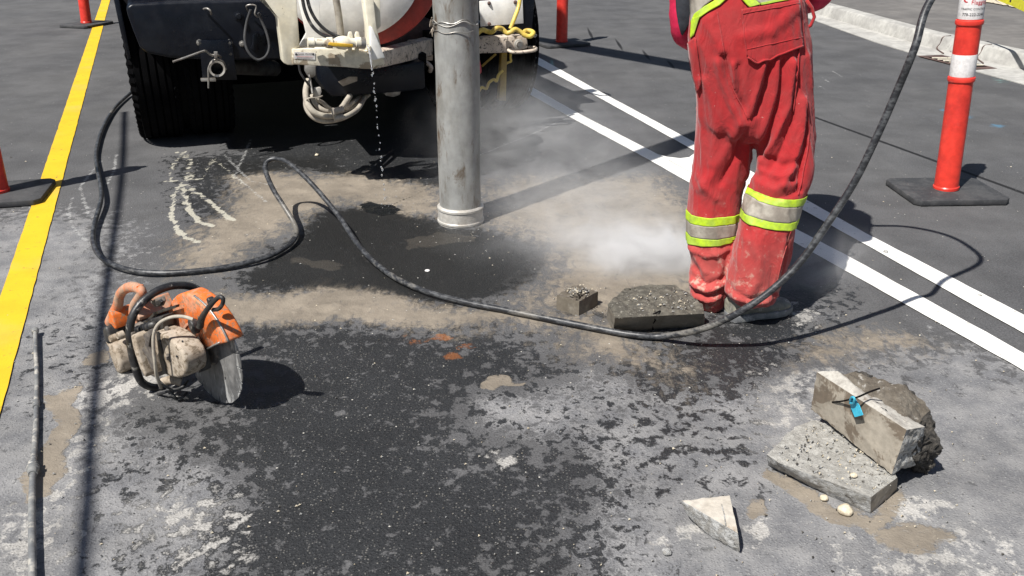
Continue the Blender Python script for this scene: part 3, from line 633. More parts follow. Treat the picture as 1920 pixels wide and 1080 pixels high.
# hanging rubber loop on a hook
TT('rubber_strap', [(470, 18, BX-.05), (462, 45, BX-.04), (459, 75, BX-.05), (466, 98, BX-.07), (482, 112, BX-.08), (498, 106, BX-.08), (505, 88, BX-.07), (500, 62, BX-.05), (490, 38, BX-.04), (484, 24, BX-.05)], .008, mt['rubber'], fd)
TT('hook', [(466, 22, BX-.02), (462, 12, BX-.04), (470, 9, BX-.05), (480, 12, BX-.05), (478, 26, BX-.05), (484, 32, BX-.04), (488, 26, BX-.03)], .005, mt['steel'], fd)
TP('strap_tongue', [(474, 66), (484, 60), (488, 72), (483, 85), (487, 93), (480, 98), (470, 90), (474, 80)], BX-.012, .01, mt['black_paint'], .002, parent=fd)
TT('grab_hook', [(382, 17, BX-.01), (388, 16, BX-.04), (394, 20, BX-.05), (396, 27, BX-.03)], .006, mt['steel'], fd)
TP('mud_guard_side', [(212, -6), (222, -6), (236, 60), (246, 110), (240, 112), (226, 60)], -.40, .9, mt['black_paint'], .004)
# cream frame at the rear
FB = -1.58
cf = TP('door_frame', [(478, -6), (489, -6), (521, 36), (531, 118), (540, 122), (552, 122), (553, 92), (562, 88), (556, -6)], FB, .10, mt['cream'], .006)
bm_ = TP('frame_beam', [(548, 92), (600, 91), (660, 93), (688, 98), (700, 96), (720, 112), (722, 121), (700, 130), (680, 129), (650, 126), (548, 121)], FB-.012, .10, mt['cream_wet'], .005)
TP('frame_post', [(683, -6), (700, -6), (706, 50), (720, 112), (700, 128), (692, 100), (690, 50)], FB-.02, .09, mt['cream'], .005)
TP('post_web', [(693, -6), (713, -6), (714, 50), (708, 56), (695, 50)], FB+.04, .08, mt['cream'], .004)
TP('gusset', [(694, 51), (698, 51), (722, 108), (700, 113), (696, 110)], FB-.05, .03, mt['white_paint'], .002)
# beam running back to the deck at the right of the post
p0 = [T(705, 100, FB+.02), T(705, 130, FB+.02)]; p1 = [T(812, 72, -.55), T(812, 104, -.55)]
V = [p0[0], p0[1], p1[1], p1[0]]; V = V+[v+Vector((.0, .12, 0)) for v in V]
bm = bmesh.new(); vv = [bm.verts.new(v) for v in V]
for f in ((0, 1, 2, 3), (7, 6, 5, 4), (0, 4, 5, 1), (1, 5, 6, 2), (2, 6, 7, 3), (3, 7, 4, 0)): bm.faces.new([vv[i] for i in f])
bmesh.ops.recalc_face_normals(bm, faces=bm.faces); bevel(bm, .006); bmobj('diagonal_beam', bm, mt['cream_chip'], truck, True, 35)
TP('rear_sill', [(770, 78), (812, 74), (812, 114), (770, 112)], -.5, .12, mt['cream_chip'], .006)
TP('sill_pocket', [(775, 82), (808, 80), (808, 106), (775, 108)], -.507, .01, mt['dark'], .002)
TP('deck_skirt', [(700, 50), (812, 38), (812, 78), (700, 92)], -.42, .3, mt['rust'], .004)
bmobj('rear_bulkhead', box_bm(.55, 2.4, -.16, -.06, .98, 1.7, .01), mt['rust'], truck)
# warning sticker
st_ = TP('warning_sticker', [(552, 97), (591, 99), (591, 112), (552, 110)], FB-.0145, .001, mt['white_sheet'], 0, parent=bm_)
def flat_text(s, px, py, b, size, mat, parent, nm='lettering', rot=0):
    V, F = text_data(s, size); o_ = T(px, py, b)
    mesh(nm, [(o_.x+v.x, b, o_.z+v.y-v.x*rot) for v in V], F, mat, parent)
flat_text('DANGER  PELIGRO', 571, 103, FB-.016, .0105, mt['ink'], st_, rot=.03)
for k, s in enumerate(('do not open door under load', 'keep hands clear of frame')):
    pass
for k in range(3):
    a = T(556, 105.5+k*2, FB-.016); c = T(587, 106.5+k*2, FB-.016); mesh('sticker_rule', [a, c, c+Vector((0, 0, -.0012)), a+Vector((0, 0, -.0012))], [(0, 1, 2, 3)], mt['ink_red'] if k == 0 else mt['ink'], st_)
for xx in (555.5, 587.5):
    a = T(xx, 103, FB-.016); mesh('warning_triangle', [a+Vector((-.006, 0, 0)), a+Vector((.006, 0, 0)), a+Vector((0, 0, .011))], [(0, 1, 2)], mt['ink'], st_)
# round white reel with red rim
rc = T(650, -75, FB+.32); rr_ = (T(771, 0, FB+.32)-rc).length
Mr = Matrix.Translation(rc) @ Matrix.Rotation(R(-16), 4, 'Z') @ Matrix.Rotation(-math.pi/2, 4, 'X')
lathe('round_door', [(0, -.06), (rr_*.5, -.055), (rr_*.93, -.02), (rr_, .0), (rr_, .03), (rr_*.9, .035), (0, .035)], mt['white_paint'], truck, 72, Mr)
lathe('red_ring', [(rr_*.9, .036), (rr_+.05, .036), (rr_+.055, .05), (rr_+.05, .16), (rr_*.9, .17), (0, .17)], mt['red_rim'], truck, 72, Matrix.Translation((.05, 0, .0)) @ Mr)
bmobj('door_housing', box_bm(rc.x-.3, rc.x+.3, rc.y+.18, .5, 1.0, 1.9, .03), mt['white_paint'], truck)
TP('white_panel', [(558, -6), (600, -6), (600, 64), (640, 74), (688, 76), (688, 92), (560, 88), (574, 62)], FB+.17, .02, mt['white_paint'], .003)
for k, pts in enumerate(([(566, -8, FB-.01), (572, 20, FB-.01), (585, 48, FB-.015), (606, 66, FB-.02), (636, 74, FB-.02)], [(575, -8, FB+.0), (582, 18, FB), (596, 42, FB), (616, 60, FB-.005), (640, 71, FB-.01)])):
    TT('black_hose', pts, .0085, mt['hose_black'])
for pts in ([(629, -8, FB+.10), (635, 30, FB+.10), (640, 72, FB+.10)],): TT('grey_hose', pts, .018, mt['silver'])
# ball valve
va, vb = T(577, 80, FB-.06), T(684, 80, FB-.06); vd = (vb-va)
vv_ = lathe('ball_valve', [(.0, 0), (.024, .0), (.026, .03), (.021, .032), (.021, .09), (.026, .092), (.027, .12), (.020, .122), (.020, .13), (.030, .15), (.034, .175), (.030, .20), (.022, .215), (.022, .235), (.028, .237), (.028, .262), (.0245, .264), (.0245, .284), (.018, .284), (.017, .25), (0, .25)], mt['cream_wet'], truck, 20, axis_M(va, vb) @ Matrix.Scale(vd.length/.284, 4), 30)
lathe('threaded_end', [(.0255, .245), (.0265, .25), (.0265, .286), (.019, .287), (.018, .25)], mt['steel'], vv_, 20, axis_M(va, vb) @ Matrix.Scale(vd.length/.284, 4), 30)
TP('valve_handle', [(624, 80), (662, 83), (662, 89), (626, 87), (615, 84), (618, 79)], FB-.10, .008, mt['yellow_handle'], .002, parent=vv_)
for x_ in (655, 668): TP('pipe_clip', [(x_, 60), (x_+5, 60), (x_+8, 76), (x_+4, 100), (x_-2, 98), (x_-2, 66)], FB-.03, .02, mt['cream_wet'], .002, parent=vv_)
# black step tank and hose bundle below
TP('step_tank', [(598, 122), (700, 128), (796, 116), (798, 166), (760, 172), (700, 176), (640, 181), (622, 181), (604, 165)], -1.0, .5, mt['black_paint'], .01)
TP('step_tank_lug', [(720, 174), (752, 170), (750, 178), (738, 182), (724, 180)], -.9, .1, mt['steel'], .004)
TP('step_sticker', [(634, 153), (654, 144), (670, 144), (670, 152), (643, 162)], -1.003, .002, mt['silver'], 0)
TP('step_plate', [(610, 118), (800, 100), (800, 128), (700, 140), (612, 136)], -.86, .3, mt['dark'], .006)
hz = [([(578, 150, -1.25), (573, 172, -1.3), (577, 195, -1.34), (592, 212, -1.36), (620, 218, -1.34), (638, 205, -1.2), (656, 180, -1.0)], .016),
      ([(575, 172, -1.26), (574, 200, -1.3), (588, 220, -1.33), (610, 227, -1.33), (640, 222, -1.28), (670, 205, -1.1), (685, 180, -.9)], .014),
      ([(585, 178, -1.22), (590, 192, -1.25), (602, 204, -1.28), (622, 210, -1.26), (650, 200, -1.1), (676, 182, -.9)], .013),
      ([(592, 186, -1.2), (604, 192, -1.2), (620, 204, -1.2), (640, 208, -1.1), (662, 200, -1.0), (692, 178, -.85)], .011)]
hb = None
for i, (pts, r_) in enumerate(hz):
    o = TT('hydraulic_hose', pts, r_, mt['hose_dust'])
for p in ((632, 207, -1.33), (632, 220, -1.32)): 
    a = T(p[0]-8, p[1]+2, p[2]); b = T(p[0]+10, p[1]-2, p[2]+.02); tube('hose_sleeve', [a, b], .0185, mt['galv2'], truck, raw=True)
TT('cable_tie', [(574, 188, -1.34), (580, 184, -1.36), (596, 183, -1.33), (604, 180, -1.28)], .004, mt['hose_dust'])
TT('cable_tie', [(621, 204, -1.37), (624, 214, -1.38), (628, 226, -1.36)], .004, mt['hose_dust'])
TP('hose_fitting', [(590, 165), (602, 164), (603, 172), (600, 184), (592, 184), (589, 175)], -1.27, .03, mt['galv2'], .004)
TP('hose_manifold', [(573, 124), (592, 124), (592, 142), (586, 146), (578, 144), (573, 134)], -1.22, .05, mt['steel'], .004)
TT('steel_stem', [(580, 140, -1.26), (583, 158, -1.28), (586, 175, -1.3)], .006, mt['steel'])
TT('brake_hose', [(560, 118, -1.3), (563, 135, -1.3), (572, 150, -1.3), (580, 160, -1.28)], .006, mt['hose_black'])
TT('rubber_line', [(590, 124, -1.2), (592, 145, -1.18), (606, 165, -1.15)], .008, mt['rubber'])
# right rear: arm, rope, plate, bar
AB = -.62
arm = TP('side_arm', [(886, 72), (945, 69), (952, 68), (982, 67), (989, 72), (990, 90), (960, 98), (946, 99), (886, 101)], AB, .09, mt['cream_chip'], .006)
TT('arm_loop', [(952, 94, AB-.04), (962, 98, AB-.07), (985, 97, AB-.09), (1003, 94, AB-.09), (1004, 90, AB-.03), (992, 89, AB+.02)], .011, mt['cream_chip'], arm)
lathe('arm_bolt', [(0, -.02), (.016, -.02), (.019, -.014), (.019, 0), (.03, .001), (.032, .008)], mt['galv2'], arm, 16, Matrix.Translation(T(973, 83, AB-.006)) @ Matrix.Rotation(-math.pi/2, 4, 'X'))
rope = [(884, 80, AB-.05), (896, 62, AB-.05), (905, 56, AB-.05), (914, 59, AB-.03), (922, 60, AB-.05), (931, 53, AB-.06), (941, 54, AB-.04), (950, 62, AB-.05), (958, 60, AB-.06), (966, 55, AB-.05), (976, 60, AB-.05), (984, 66, AB-.06), (994, 68, AB-.07), (1000, 62, AB-.06), (994, 58, AB-.03), (986, 58, AB-.02), (981, 62, AB-.05)]
TT('yellow_cable', rope, .015, mt['yellow_rope'], arm, 12, 6)
TT('yellow_cable', [(976, -8, AB+.05), (972, 14, AB+.03), (964, 36, AB), (957, 54, AB-.01)], .013, mt['yellow_rope'], arm, 12, 6)
TT('steel_hook', [(996, 64, AB-.05), (1002, 68, AB-.04), (1005, 66, AB-.03)], .008, mt['steel'], arm)
TP('yellow_bar', [(941, 99), (951, 99), (949, 189), (936, 189)], AB+.02, .05, mt['yellow_bar'], .004)
TT('coiled_cable', [(896, 174, AB), (903, 164, AB), (912, 166, AB), (917, 155, AB), (926, 149, AB), (931, 152, AB), (935, 140, AB), (943, 132, AB)], .0095, mt['yellow_rope'], None, 10, 6)
TT('coiled_cable', [(958, 98, AB+.03), (957, 108, AB+.04), (958, 115, AB+.04), (951, 118, AB+.03), (942, 126, AB+.03)], .0075, mt['yellow_rope'], None, 10, 6)
TT('coiled_cable', [(904, 124, AB+.06), (916, 113, AB+.04), (930, 101, AB+.03)], .008, mt['yellow_bar'], None, 10, 6)
TP('red_tag', [(894, 112), (899, 108), (903, 124), (904, 136), (899, 141), (893, 140)], AB+.03, .03, mt['pink'], .008)
TP('rear_light_box', [(896, -8), (1004, -8), (1000, 40), (998, 66), (896, 72)], AB+.12, .3, mt['black_paint'], .012)
pl_ = TP('white_plate', [(899, 2), (980, -4), (982, 44), (901, 50)], AB+.105, .01, mt['white_paint'], .004)
for p in ((917, 6), (966, 4), (917, 45)): lathe('plate_screw', [(0, -.012), (.006, -.012), (.012, -.004), (.012, 0)], mt['rust'], pl_, 10, Matrix.Translation(T(p[0], p[1], AB+.105)) @ Matrix.Rotation(-math.pi/2, 4, 'X'))
TP('cross_beam', [(800, 60), (900, 60), (900, 100), (800, 104)], AB+.06, .1, mt['dark'], .006)
TT('cream_hook', [(788, 112, -.62), (800, 118, -.63), (808, 126, -.64), (806, 134, -.62)], .014, mt['cream_chip'])
# small handles on the right side that throw the hooked shadows
TT('grab_handle', [(1010, -40, .1), (1030, -60, -.1), (1040, -80, -.1), (1020, -95, .0)], .012, mt['steel'])
# ------------------------------------------------------------------ suction tube with its boom
sp_ = P(862, 428); sx_, sy_ = sp_.x, sp_.y+.1
st = empty('suction_tube', (sx_, sy_, 0)); tag(st, 'tall dented grey metal suction tube standing upright in the dust', 'suction pipe')
BH = 4.6
def pipe_dent(o):
    for v in o.data.vertices:
        k = mnoise.noise(Vector((v.co.x*9, v.co.y*9, v.co.z*2.2)))*.005; r_ = math.hypot(v.co.x, v.co.y)
        if r_ > .01: v.co.x *= 1+k/r_; v.co.y *= 1+k/r_
pf = [(.1, z) for z in np.arange(.02, 3.0, .03)]+[(.1, z) for z in np.arange(3.0, BH, .3)]
o = lathe('tube', pf, mt['galv'], st, 56); pipe_dent(o)
lathe('base_collar', [(.0, -.06), (.108, -.06), (.109, .004), (.113, .008), (.113, .016), (.109, .02), (.108, .066), (.112, .071), (.112, .08), (.106, .085), (.1015, .088)], mt['galv2'], st, 56)
# boom whose shadow crosses the far lane
s1 = P(1000, 74); be = Vector((s1.x-SHX*BH-sx_, s1.y-SHY*BH-sy_, BH)); bt = Vector((0, 0, BH))
s2_ = P(1440, 150); bq = Vector((s2_.x-SHX*BH-sx_, s2_.y-SHY*BH-sy_, BH)); bd = (be-bq).normalized()
tube('boom', [bq-bd*.05, bq, be, be+bd*3], .15, mt['cream'], st, raw=True, seg=24)
tube('hanger', [bt, bt.lerp(bq, .5)+Vector((0, 0, .1)), bq], .1, mt['galv'], st, seg=16)
# binding wire and torn tape round the tube
def ringpts(z0, amp, seed, a0, a1, r=.104):
    return [Vector((r*math.sin(a), -r*math.cos(a), z0+amp*mnoise.noise((a*1.3, seed, 0)))) for a in np.linspace(a0, a1, 26)]
zr = lambda y: PY(850, y, sy_-.1).z
tube('binding_wire', ringpts(zr(44), .03, 1, -1.7, 1.5), .0022, mt['steel'], st, 6, raw=True)
tube('binding_wire', ringpts(zr(47), .03, 5, -1.7, 1.3), .0018, mt['galv2'], st, 6, raw=True)
tube('binding_wire', ringpts(zr(60), .022, 9, -1.6, .9), .0018, mt['steel'], st, 6, raw=True)
bm = bmesh.new()
for k in range(9):
    a = -1.35+random.uniform(-.25, .4); z = zr(48)+random.uniform(-.035, .03); c = Vector((.104*math.sin(a), -.104*math.cos(a), z)); t_ = Vector((math.cos(a), math.sin(a), 0)); o_ = Vector((math.sin(a), -math.cos(a), 0))
    vs_ = [bm.verts.new(c+t_*random.uniform(-.02, .0)+o_*.002), bm.verts.new(c+t_*random.uniform(.0, .025)+o_*random.uniform(.0, .012)), bm.verts.new(c+Vector((0, 0, random.uniform(-.035, -.01)))+o_*random.uniform(.002, .02)+t_*random.uniform(-.01, .01))]
    bm.faces.new(vs_)
o = bmobj('torn_tape', bm, mt['cream_chip'], st); sm = o.modifiers.new('s', 'SOLIDIFY'); sm.thickness = .002

# ------------------------------------------------------------------ overhead cable whose shadow runs down the left side
c0 = P(233, 215); c1 = P(196, 560); c2 = P(150, 1090); ch_ = 3.1; sh_ = Vector((SHX*ch_, SHY*ch_, -ch_))
cd = (c2-c0).normalized()
tube('overhead_cable', [c0-sh_-cd*.1, P(228, 330)-sh_, c1-sh_, P(170, 830)-sh_, c2-sh_, c2-sh_+cd*3], .019, mt['hose_black'], None, 8)
oc = bpy.data.objects['overhead_cable']; rebase(oc, c1-sh_); tag(oc, 'thick dark cable strung overhead that throws the long thin shadow on the left', 'cable')
# ------------------------------------------------------------------ water hose
hp = [P(248, 172, .025), P(236, 182, .02), P(213, 205, .02), P(193, 240, .02), P(182, 275, .02), P(180, 300, .02), P(186, 335, .03), P(190, 370, .035), P(180, 410, .025), P(174, 440, .02), P(180, 470, .02), P(205, 493, .02), P(250, 508, .018), P(310, 512, .018), P(380, 507, .018), P(440, 498, .018), P(500, 482, .02), P(540, 460, .022), P(555, 440, .03), P(552, 420, .05),
      P(533, 388, .11), P(515, 360, .16), P(503, 335, .2), P(497, 315, .235), P(502, 302, .26), P(518, 298, .27), P(540, 305, .265), P(570, 330, .225), P(600, 362, .17), P(635, 405, .10), P(665, 450, .05), P(695, 485, .025), P(740, 520, .018), P(800, 547, .018), P(870, 566, .018), P(940, 580, .018), P(1010, 594, .018), P(1080, 608, .018), P(1150, 622, .018), P(1200, 629, .018)]
hp += [Vector(v) for v in [(.53, 2.88, .02), (.63, 2.82, .07), (.71, 2.79, .12), (.79, 2.76, .19), (.87, 2.76, .26), (.95, 2.77, .35), (1.02, 2.78, .47)]]
hp += [P(1600, 345, .61), P(1640, 265, .75), P(1680, 175, .9), P(1715, 90, 1.04), P(1745, 0, 1.17), Vector((1.42, 2.95, 1.33)), Vector((1.42, 3.08, 1.42)), Vector((1.38, 3.25, 1.42)), Vector((1.3, 3.42, 1.3)), Vector((1.2, 3.5, 1.17)), Vector((1.05, 3.56, 1.08))]
hc = catmull(hp, 7); z0 = 0
V, F = tube_data([p-Vector((0, 0, 0)) for p in hc], .0119, 12)
mt['hose'] = N('dusty_black_hose'); q = mt['hose']; sx = q.n('ShaderNodeSeparateXYZ'); q.set(sx.inputs[0], q.coord())
n1 = q.noise(2.2, 3, .55); n2 = q.noise(70, 5, .7, q.coord('Object', (.45, .45, 1))); c = q.mix(q.mapr(n2, .45, .62), (.020, .021, .024), (.075, .078, .082))
c = q.mix(q.mapr(q.math('ADD', n1, q.math('MULTIPLY', n2, .3)), .74, .84, 0, .65), c, (.20, .185, .16)); q.bump(q.noise(150), .2, .002)
mt['hose'] = q.done(c, .42)
o = mesh('water_hose', V, F, mt['hose'], None, True); rebase(o, (.0, 3.2, 0)); tag(o, 'long scuffed black hose looping over the wet asphalt and up into the air', 'hose')
# ------------------------------------------------------------------ water stream and splashes
va_w = truck.matrix_basis @ (vb+Vector((.01, 0, -.01)))
ld = P(722, 390)
pts = []; 
for k in range(60):
    t = k/59; p = va_w.lerp(ld, t); p.z = va_w.z*(1-t**1.9); p.x = va_w.x+(ld.x-va_w.x)*t**.8; p.y = va_w.y+(ld.y-va_w.y)*t**.8; pts.append(p)
cut = 22
V, F = tube_data(pts[:cut], [.0042+.0022*math.sin(k*1.9)*math.sin(k*.73) for k in range(cut)], 8)
ws = mesh('water_stream', V, F, mt['water'], None, True); rebase(ws, ld)
for k in range(cut, 58):
    if random.random() < .15: continue
    r_ = random.uniform(.002, .0048); c = pts[k]+Vector((random.uniform(-.004, .004), 0, random.uniform(-.01, .01)))-ld
    pf = [(r_*math.sin(a)*(1-.25*math.cos(a)), -r_*1.5*math.cos(a)) for a in np.linspace(0, math.pi, 7)]
    lathe('water_drop', pf, mt['water'], ws, 8, Matrix.Translation(c))
for k in range(26):
    a = random.uniform(0, 6.28); d = random.uniform(.01, .22)**1.0; r_ = random.uniform(.0012, .003)
    c = Vector((math.cos(a)*d, math.sin(a)*d*.8, random.uniform(.004, .09)*(1-d*3) if d < .3 else .004)); c.z = max(c.z, .006)
    lathe('splash_drop', [(r_*math.sin(a_), -r_*math.cos(a_)) for a_ in np.linspace(0, math.pi, 5)], mt['water'], ws, 6, Matrix.Translation(c))
tag(ws, 'thin stream of water falling in drops from the valve', 'water')
# ------------------------------------------------------------------ broken concrete
mt['concrete_smooth'] = M('cut_concrete', (.36, .33, .29), (.26, .225, .18), 9, .45, .58, c3=(.10, .075, .055), s3=8, lo3=.60, hi3=.66, rough=.85, bump=.35, bs=110)
mt['concrete_rough'] = M('broken_concrete', (.42, .42, .41), (.27, .26, .24), 55, .42, .6, c3=(.10, .09, .08), s3=30, lo3=.60, hi3=.68, rough=.95, bump=.9, bs=150, bd=.006)
mt['asphalt_rough'] = M('broken_asphalt', (.040, .036, .031), (.09, .08, .068), 60, .42, .6, c3=(.26, .25, .23), s3=55, lo3=.62, hi3=.68, rough=.95, bump=1, bs=140, bd=.008)
mt['muddy_top'] = M('muddy_top', (.105, .088, .068), (.155, .135, .108), 26, .42, .62, c3=(.33, .31, .28), s3=50, lo3=.60, hi3=.68, rough=.95, bump=.9, bs=120, bd=.006)
mt['concrete_wet'] = M('damp_concrete', (.15, .128, .098), (.20, .178, .145), 12, .42, .6, c3=(.24, .23, .2), s3=50, lo3=.62, hi3=.7, rough=.9, bump=.5, bs=120)
def rock(name, pts, rules, mats, cell=.012, parent=None, seed=0, amp0=.004, loc=None):
    """convex body, faces subdivided; rules: (direction, min dot, material index, roughness amplitude)"""
    bm = bmesh.new(); vs_ = [bm.verts.new(p) for p in pts]
    r_ = bmesh.ops.convex_hull(bm, input=vs_); bmesh.ops.delete(bm, geom=[v for v in bm.verts if not v.link_faces], context='VERTS')
    bmesh.ops.dissolve_limit(bm, angle_limit=R(3), verts=bm.verts, edges=bm.edges)
    bmesh.ops.recalc_face_normals(bm, faces=bm.faces)
    for f in bm.faces:
        f.material_index = 0
        for d, mn, mi, am in rules:
            if f.normal.dot(Vector(d).normalized()) > mn: f.material_index = mi; break
    bmesh.ops.triangulate(bm, faces=bm.faces)
    for it in range(7):
        es = [e for e in bm.edges if e.calc_length() > cell]
        if not es: break
        bmesh.ops.subdivide_edges(bm, edges=es, cuts=1); bmesh.ops.triangulate(bm, faces=[f for f in bm.faces if len(f.verts) > 3])
    bm.normal_update(); am_ = {i: amp0 for i in range(9)}
    for d, mn, mi, am in rules: am_[mi] = am
    mv = {}
    for v in bm.verts:
        a = min(am_[f.material_index] for f in v.link_faces); mx = max(am_[f.material_index] for f in v.link_faces); a = a*.6+mx*.4
        k = mnoise.fractal(v.co*18+Vector((seed, 0, 0)), .9, 2.1, 3)*1.1+mnoise.fractal(v.co*75+Vector((seed, 3, 0)), .8, 2, 3)*.5; mv[v] = v.normal*(k*a)
    for v, d in mv.items(): v.co += d
    o = bmobj(name, bm, None, parent, True, mats=[mt[x] for x in mats], angle=38)
    return o
def top_pts(px, z, bot=0.0, inset=0):
    t = [P(x, y, z) for x, y in px]; return t+[Vector((p.x, p.y, bot)) for p in t]
mt['gravel_top'] = M('gravelly_top', (.31, .30, .275), (.41, .40, .37), 40, .40, .62, c3=(.12, .105, .085), s3=22, lo3=.60, hi3=.70, rough=.95, bump=1, bs=110, bd=.008)
mt['rubble_top'] = M('rubble_top', (.085, .078, .064), (.15, .138, .112), 38, .42, .62, c3=(.30, .28, .24), s3=60, lo3=.60, hi3=.66, rough=.95, bump=1, bs=120, bd=.008)
mt['strip_top'] = M('pale_edge', (.42, .40, .36), (.30, .28, .25), 30, .42, .62, c3=(.18, .15, .12), s3=14, lo3=.58, hi3=.68, rough=.9, bump=.6, bs=120)
mt['cut_face'] = M('stained_cut_concrete', (.36, .32, .262), (.30, .262, .21), 9, .45, .58, c3=(.17, .135, .10), s3=7.5, lo3=.47, hi3=.53, rough=.85, bump=.3, bs=110)
o = rock('concrete_block', top_pts([(1044, 553), (1086, 565), (1122, 546), (1100, 541), (1064, 542)], .062), [((0, 0, 1), .7, 1, .006)], ['concrete_wet', 'muddy_top'], .009, seed=1, amp0=.0012)
rebase(o, P(1085, 580)); tag(o, 'small damp concrete cube with rubble on top, alone beside the larger block', 'concrete block')
gr = [P(x, y, .07) for x, y in ((1064, 548), (1085, 556), (1104, 546), (1095, 540), (1075, 541))]
o2 = rock('rubble_crust', gr+[Vector((p.x*.6+P(1085, 548, .07).x*.4, p.y*.6+P(1085, 548, .07).y*.4, .085)) for p in gr]+[Vector((p.x, p.y, .055)) for p in gr], [((0, 0, 1), .3, 1, .008)], ['muddy_top', 'muddy_top'], .007, seed=4, amp0=.006)
o2.parent = o; o2.data.transform(Matrix.Translation(-o.location))
o = rock('concrete_block', [P(1140, 572, .085), P(1153, 596, .085), P(1220, 590, .085), P(1320, 588, .085), P(1318, 572, .085), P(1292, 550, .085), P(1265, 534, .08), P(1205, 535, .085), P(1170, 541, .08)]+[P(*p, 0) for p in ((1138, 598), (1150, 621), (1200, 620), (1230, 617), (1320, 611), (1322, 600), (1290, 580), (1180, 570))], [((0, 0, 1), .6, 1, .009), ((0, -1, 0), .5, 0, .0015)], ['concrete_wet', 'rubble_top'], .010, seed=2, amp0=.003)
rebase(o, P(1230, 600)); tag(o, 'wide dark cracked concrete block lying in front of the left boot', 'concrete block')
ck = [P(1238, 583, .088), P(1225, 589, .088)]+[Vector((P(1225, 590, .086).x, P(1225, 590, .086).y-.002, .085)), P(1228, 598, .06)+Vector((0, -.01, 0)), P(1223, 606, .035)+Vector((0, -.006, 0)), P(1224, 617, .002)+Vector((0, -.004, 0))]
V, F = tube_data([p-o.location for p in ck], .003, 6); mesh('crack', V, F, mt['dark'], o)
# pile at the right: flat slab with a leaning kerb block
slab = rock('concrete_slab', [P(1438, 852, .055), P(1460, 868, .058), P(1560, 905, .06), P(1633, 932, .062), P(1683, 895, .062), P(1640, 830, .058), P(1530, 787, .055), P(1490, 800, .055)]+[P(*p, 0) for p in ((1440, 872), (1500, 902), (1560, 932), (1632, 963), (1682, 918), (1640, 860), (1530, 820))], [((0, 0, 1), .7, 1, .005), ((.6, -.5, 0), .85, 2, .001)], ['concrete_rough', 'gravel_top', 'concrete_smooth'], .010, seed=5, amp0=.003)
rebase(slab, P(1560, 900)); tag(slab, 'flat broken concrete slab with a gravelly top, lying under the leaning block', 'concrete slab')
bl = [P(1531, 697, .215), P(1700, 806, .215), P(1672, 889, .068), P(1521, 768, .075)]
w1 = bl[1]; u = (P(1703, 804, .2)-P(1532, 698, .2)); 
fn = (bl[1]-bl[0]).cross(bl[3]-bl[0]).normalized(); fn = fn if fn.y < 0 else -fn
bk = [P(1570, 696, .235), P(1735, 800, .20), P(1722, 868, .05), P(1560, 745, .06)]
kb = rock('kerb_block', bl+bk, [(fn, .93, 1, .0007), ((0, 0, 1), .62, 2, .0022)], ['concrete_rough', 'cut_face', 'strip_top'], .009, seed=8, amp0=.006)
rebase(kb, P(1640, 870))
cr = [P(1572, 700, .23), P(1590, 699, .24), P(1640, 706, .24), P(1690, 722, .235), P(1728, 745, .21), P(1742, 770, .19), P(1752, 800, .15), P(1760, 835, .11), P(1757, 868, .05), P(1742, 892, .0), P(1712, 886, .0), P(1700, 868, .03),
      P(1690, 795, .205), P(1640, 756, .215), P(1712, 812, .185), P(1706, 850, .11), P(1600, 720, .05)]
lo = rock('asphalt_crust', [p-kb.location for p in cr], [((-.1, -.25, 1), .72, 1, .006)], ['asphalt_rough', 'muddy_top'], .009, seed=12, amp0=.015); lo.parent = kb
tag(kb, 'big broken kerb block with a jagged asphalt edge, leaning on the flat slab', 'concrete block')
# rebar twigs and blue tag
tw_c = P(1598, 748, .168)
def onface(px, off=.0):
    d = ray(*px); k = (bl[0]+fn*off-C0).dot(fn)/d.dot(fn); return C0+d*k
tube('twig', [onface((1561, 754), .004), onface((1580, 752), .014), onface((1600, 747), .024), P(1612, 743, .243), P(1630, 735, .258), P(1650, 728, .272)], .0026, mt['dark'], None, 6)
o = bpy.data.objects['twig']; rebase(o, tw_c); tag(o, 'thin black wire lying across the leaning block', 'wire')
fo = fn*.012
q4 = [(1594, 749), (1604, 748), (1612, 760), (1619, 778), (1604, 782), (1597, 765)]
bm = bmesh.new(); a = [bm.verts.new(onface(p, .014+.01*(i in (3, 4)))) for i, p in enumerate(q4)]; bm.faces.new(a)
o = bmobj('blue_tag', bm, mt['blue'], None); sm = o.modifiers.new('s', 'SOLIDIFY'); sm.thickness = .0025; rebase(o, onface((1604, 765), .01))
V, F = tube_data([p-o.location for p in catmull([onface((1594, 752), .02), onface((1597, 745), .026), onface((1602, 747), .028), onface((1600, 756), .024), onface((1594, 756), .02)], 5)], .0035, 8); mesh('knot', V, F, mt['blue'], o, True)
tag(o, 'small bright blue plastic tag tied to the wire on the leaning block', 'tag')
# triangular offcut
tz = .06
wd_ = rock('concrete_wedge', [P(1279, 939, tz), P(1368, 929, tz+.004), P(1384, 1000, tz), P(1281, 948, .04), P(1300, 975, .012), P(1330, 1003, .002), P(1360, 1016, .0), P(1386, 1036, .0), P(1368, 945, .0), P(1388, 1033, .015), P(1300, 955, 0)], [((0, 0, 1), .8, 1, .0012), ((.95, -.1, 0), .8, 1, .0012)], ['concrete_rough', 'wedge_top'] if False else ['concrete_rough', 'concrete_smooth'], .008, seed=15, amp0=.004)
mt['wedge_top'] = M('pale_cut_concrete', (.50, .46, .40), (.42, .38, .32), 14, .4, .65, c3=(.28, .19, .12), s3=14, lo3=.60, hi3=.7, rough=.8, bump=.3, bs=120); wd_.data.materials[1] = mt['wedge_top']
rebase(wd_, P(1340, 990)); tag(wd_, 'pale triangular concrete offcut standing alone near the bottom edge', 'concrete piece')
gv = [P(1353, 946, tz+.0015), P(1358, 965, tz+.0012), P(1361, 986, tz+.001)]; V, F = tube_data([p-wd_.location for p in gv], .0018, 6); mesh('saw_groove', V, F, mt['concrete_rough'], wd_)
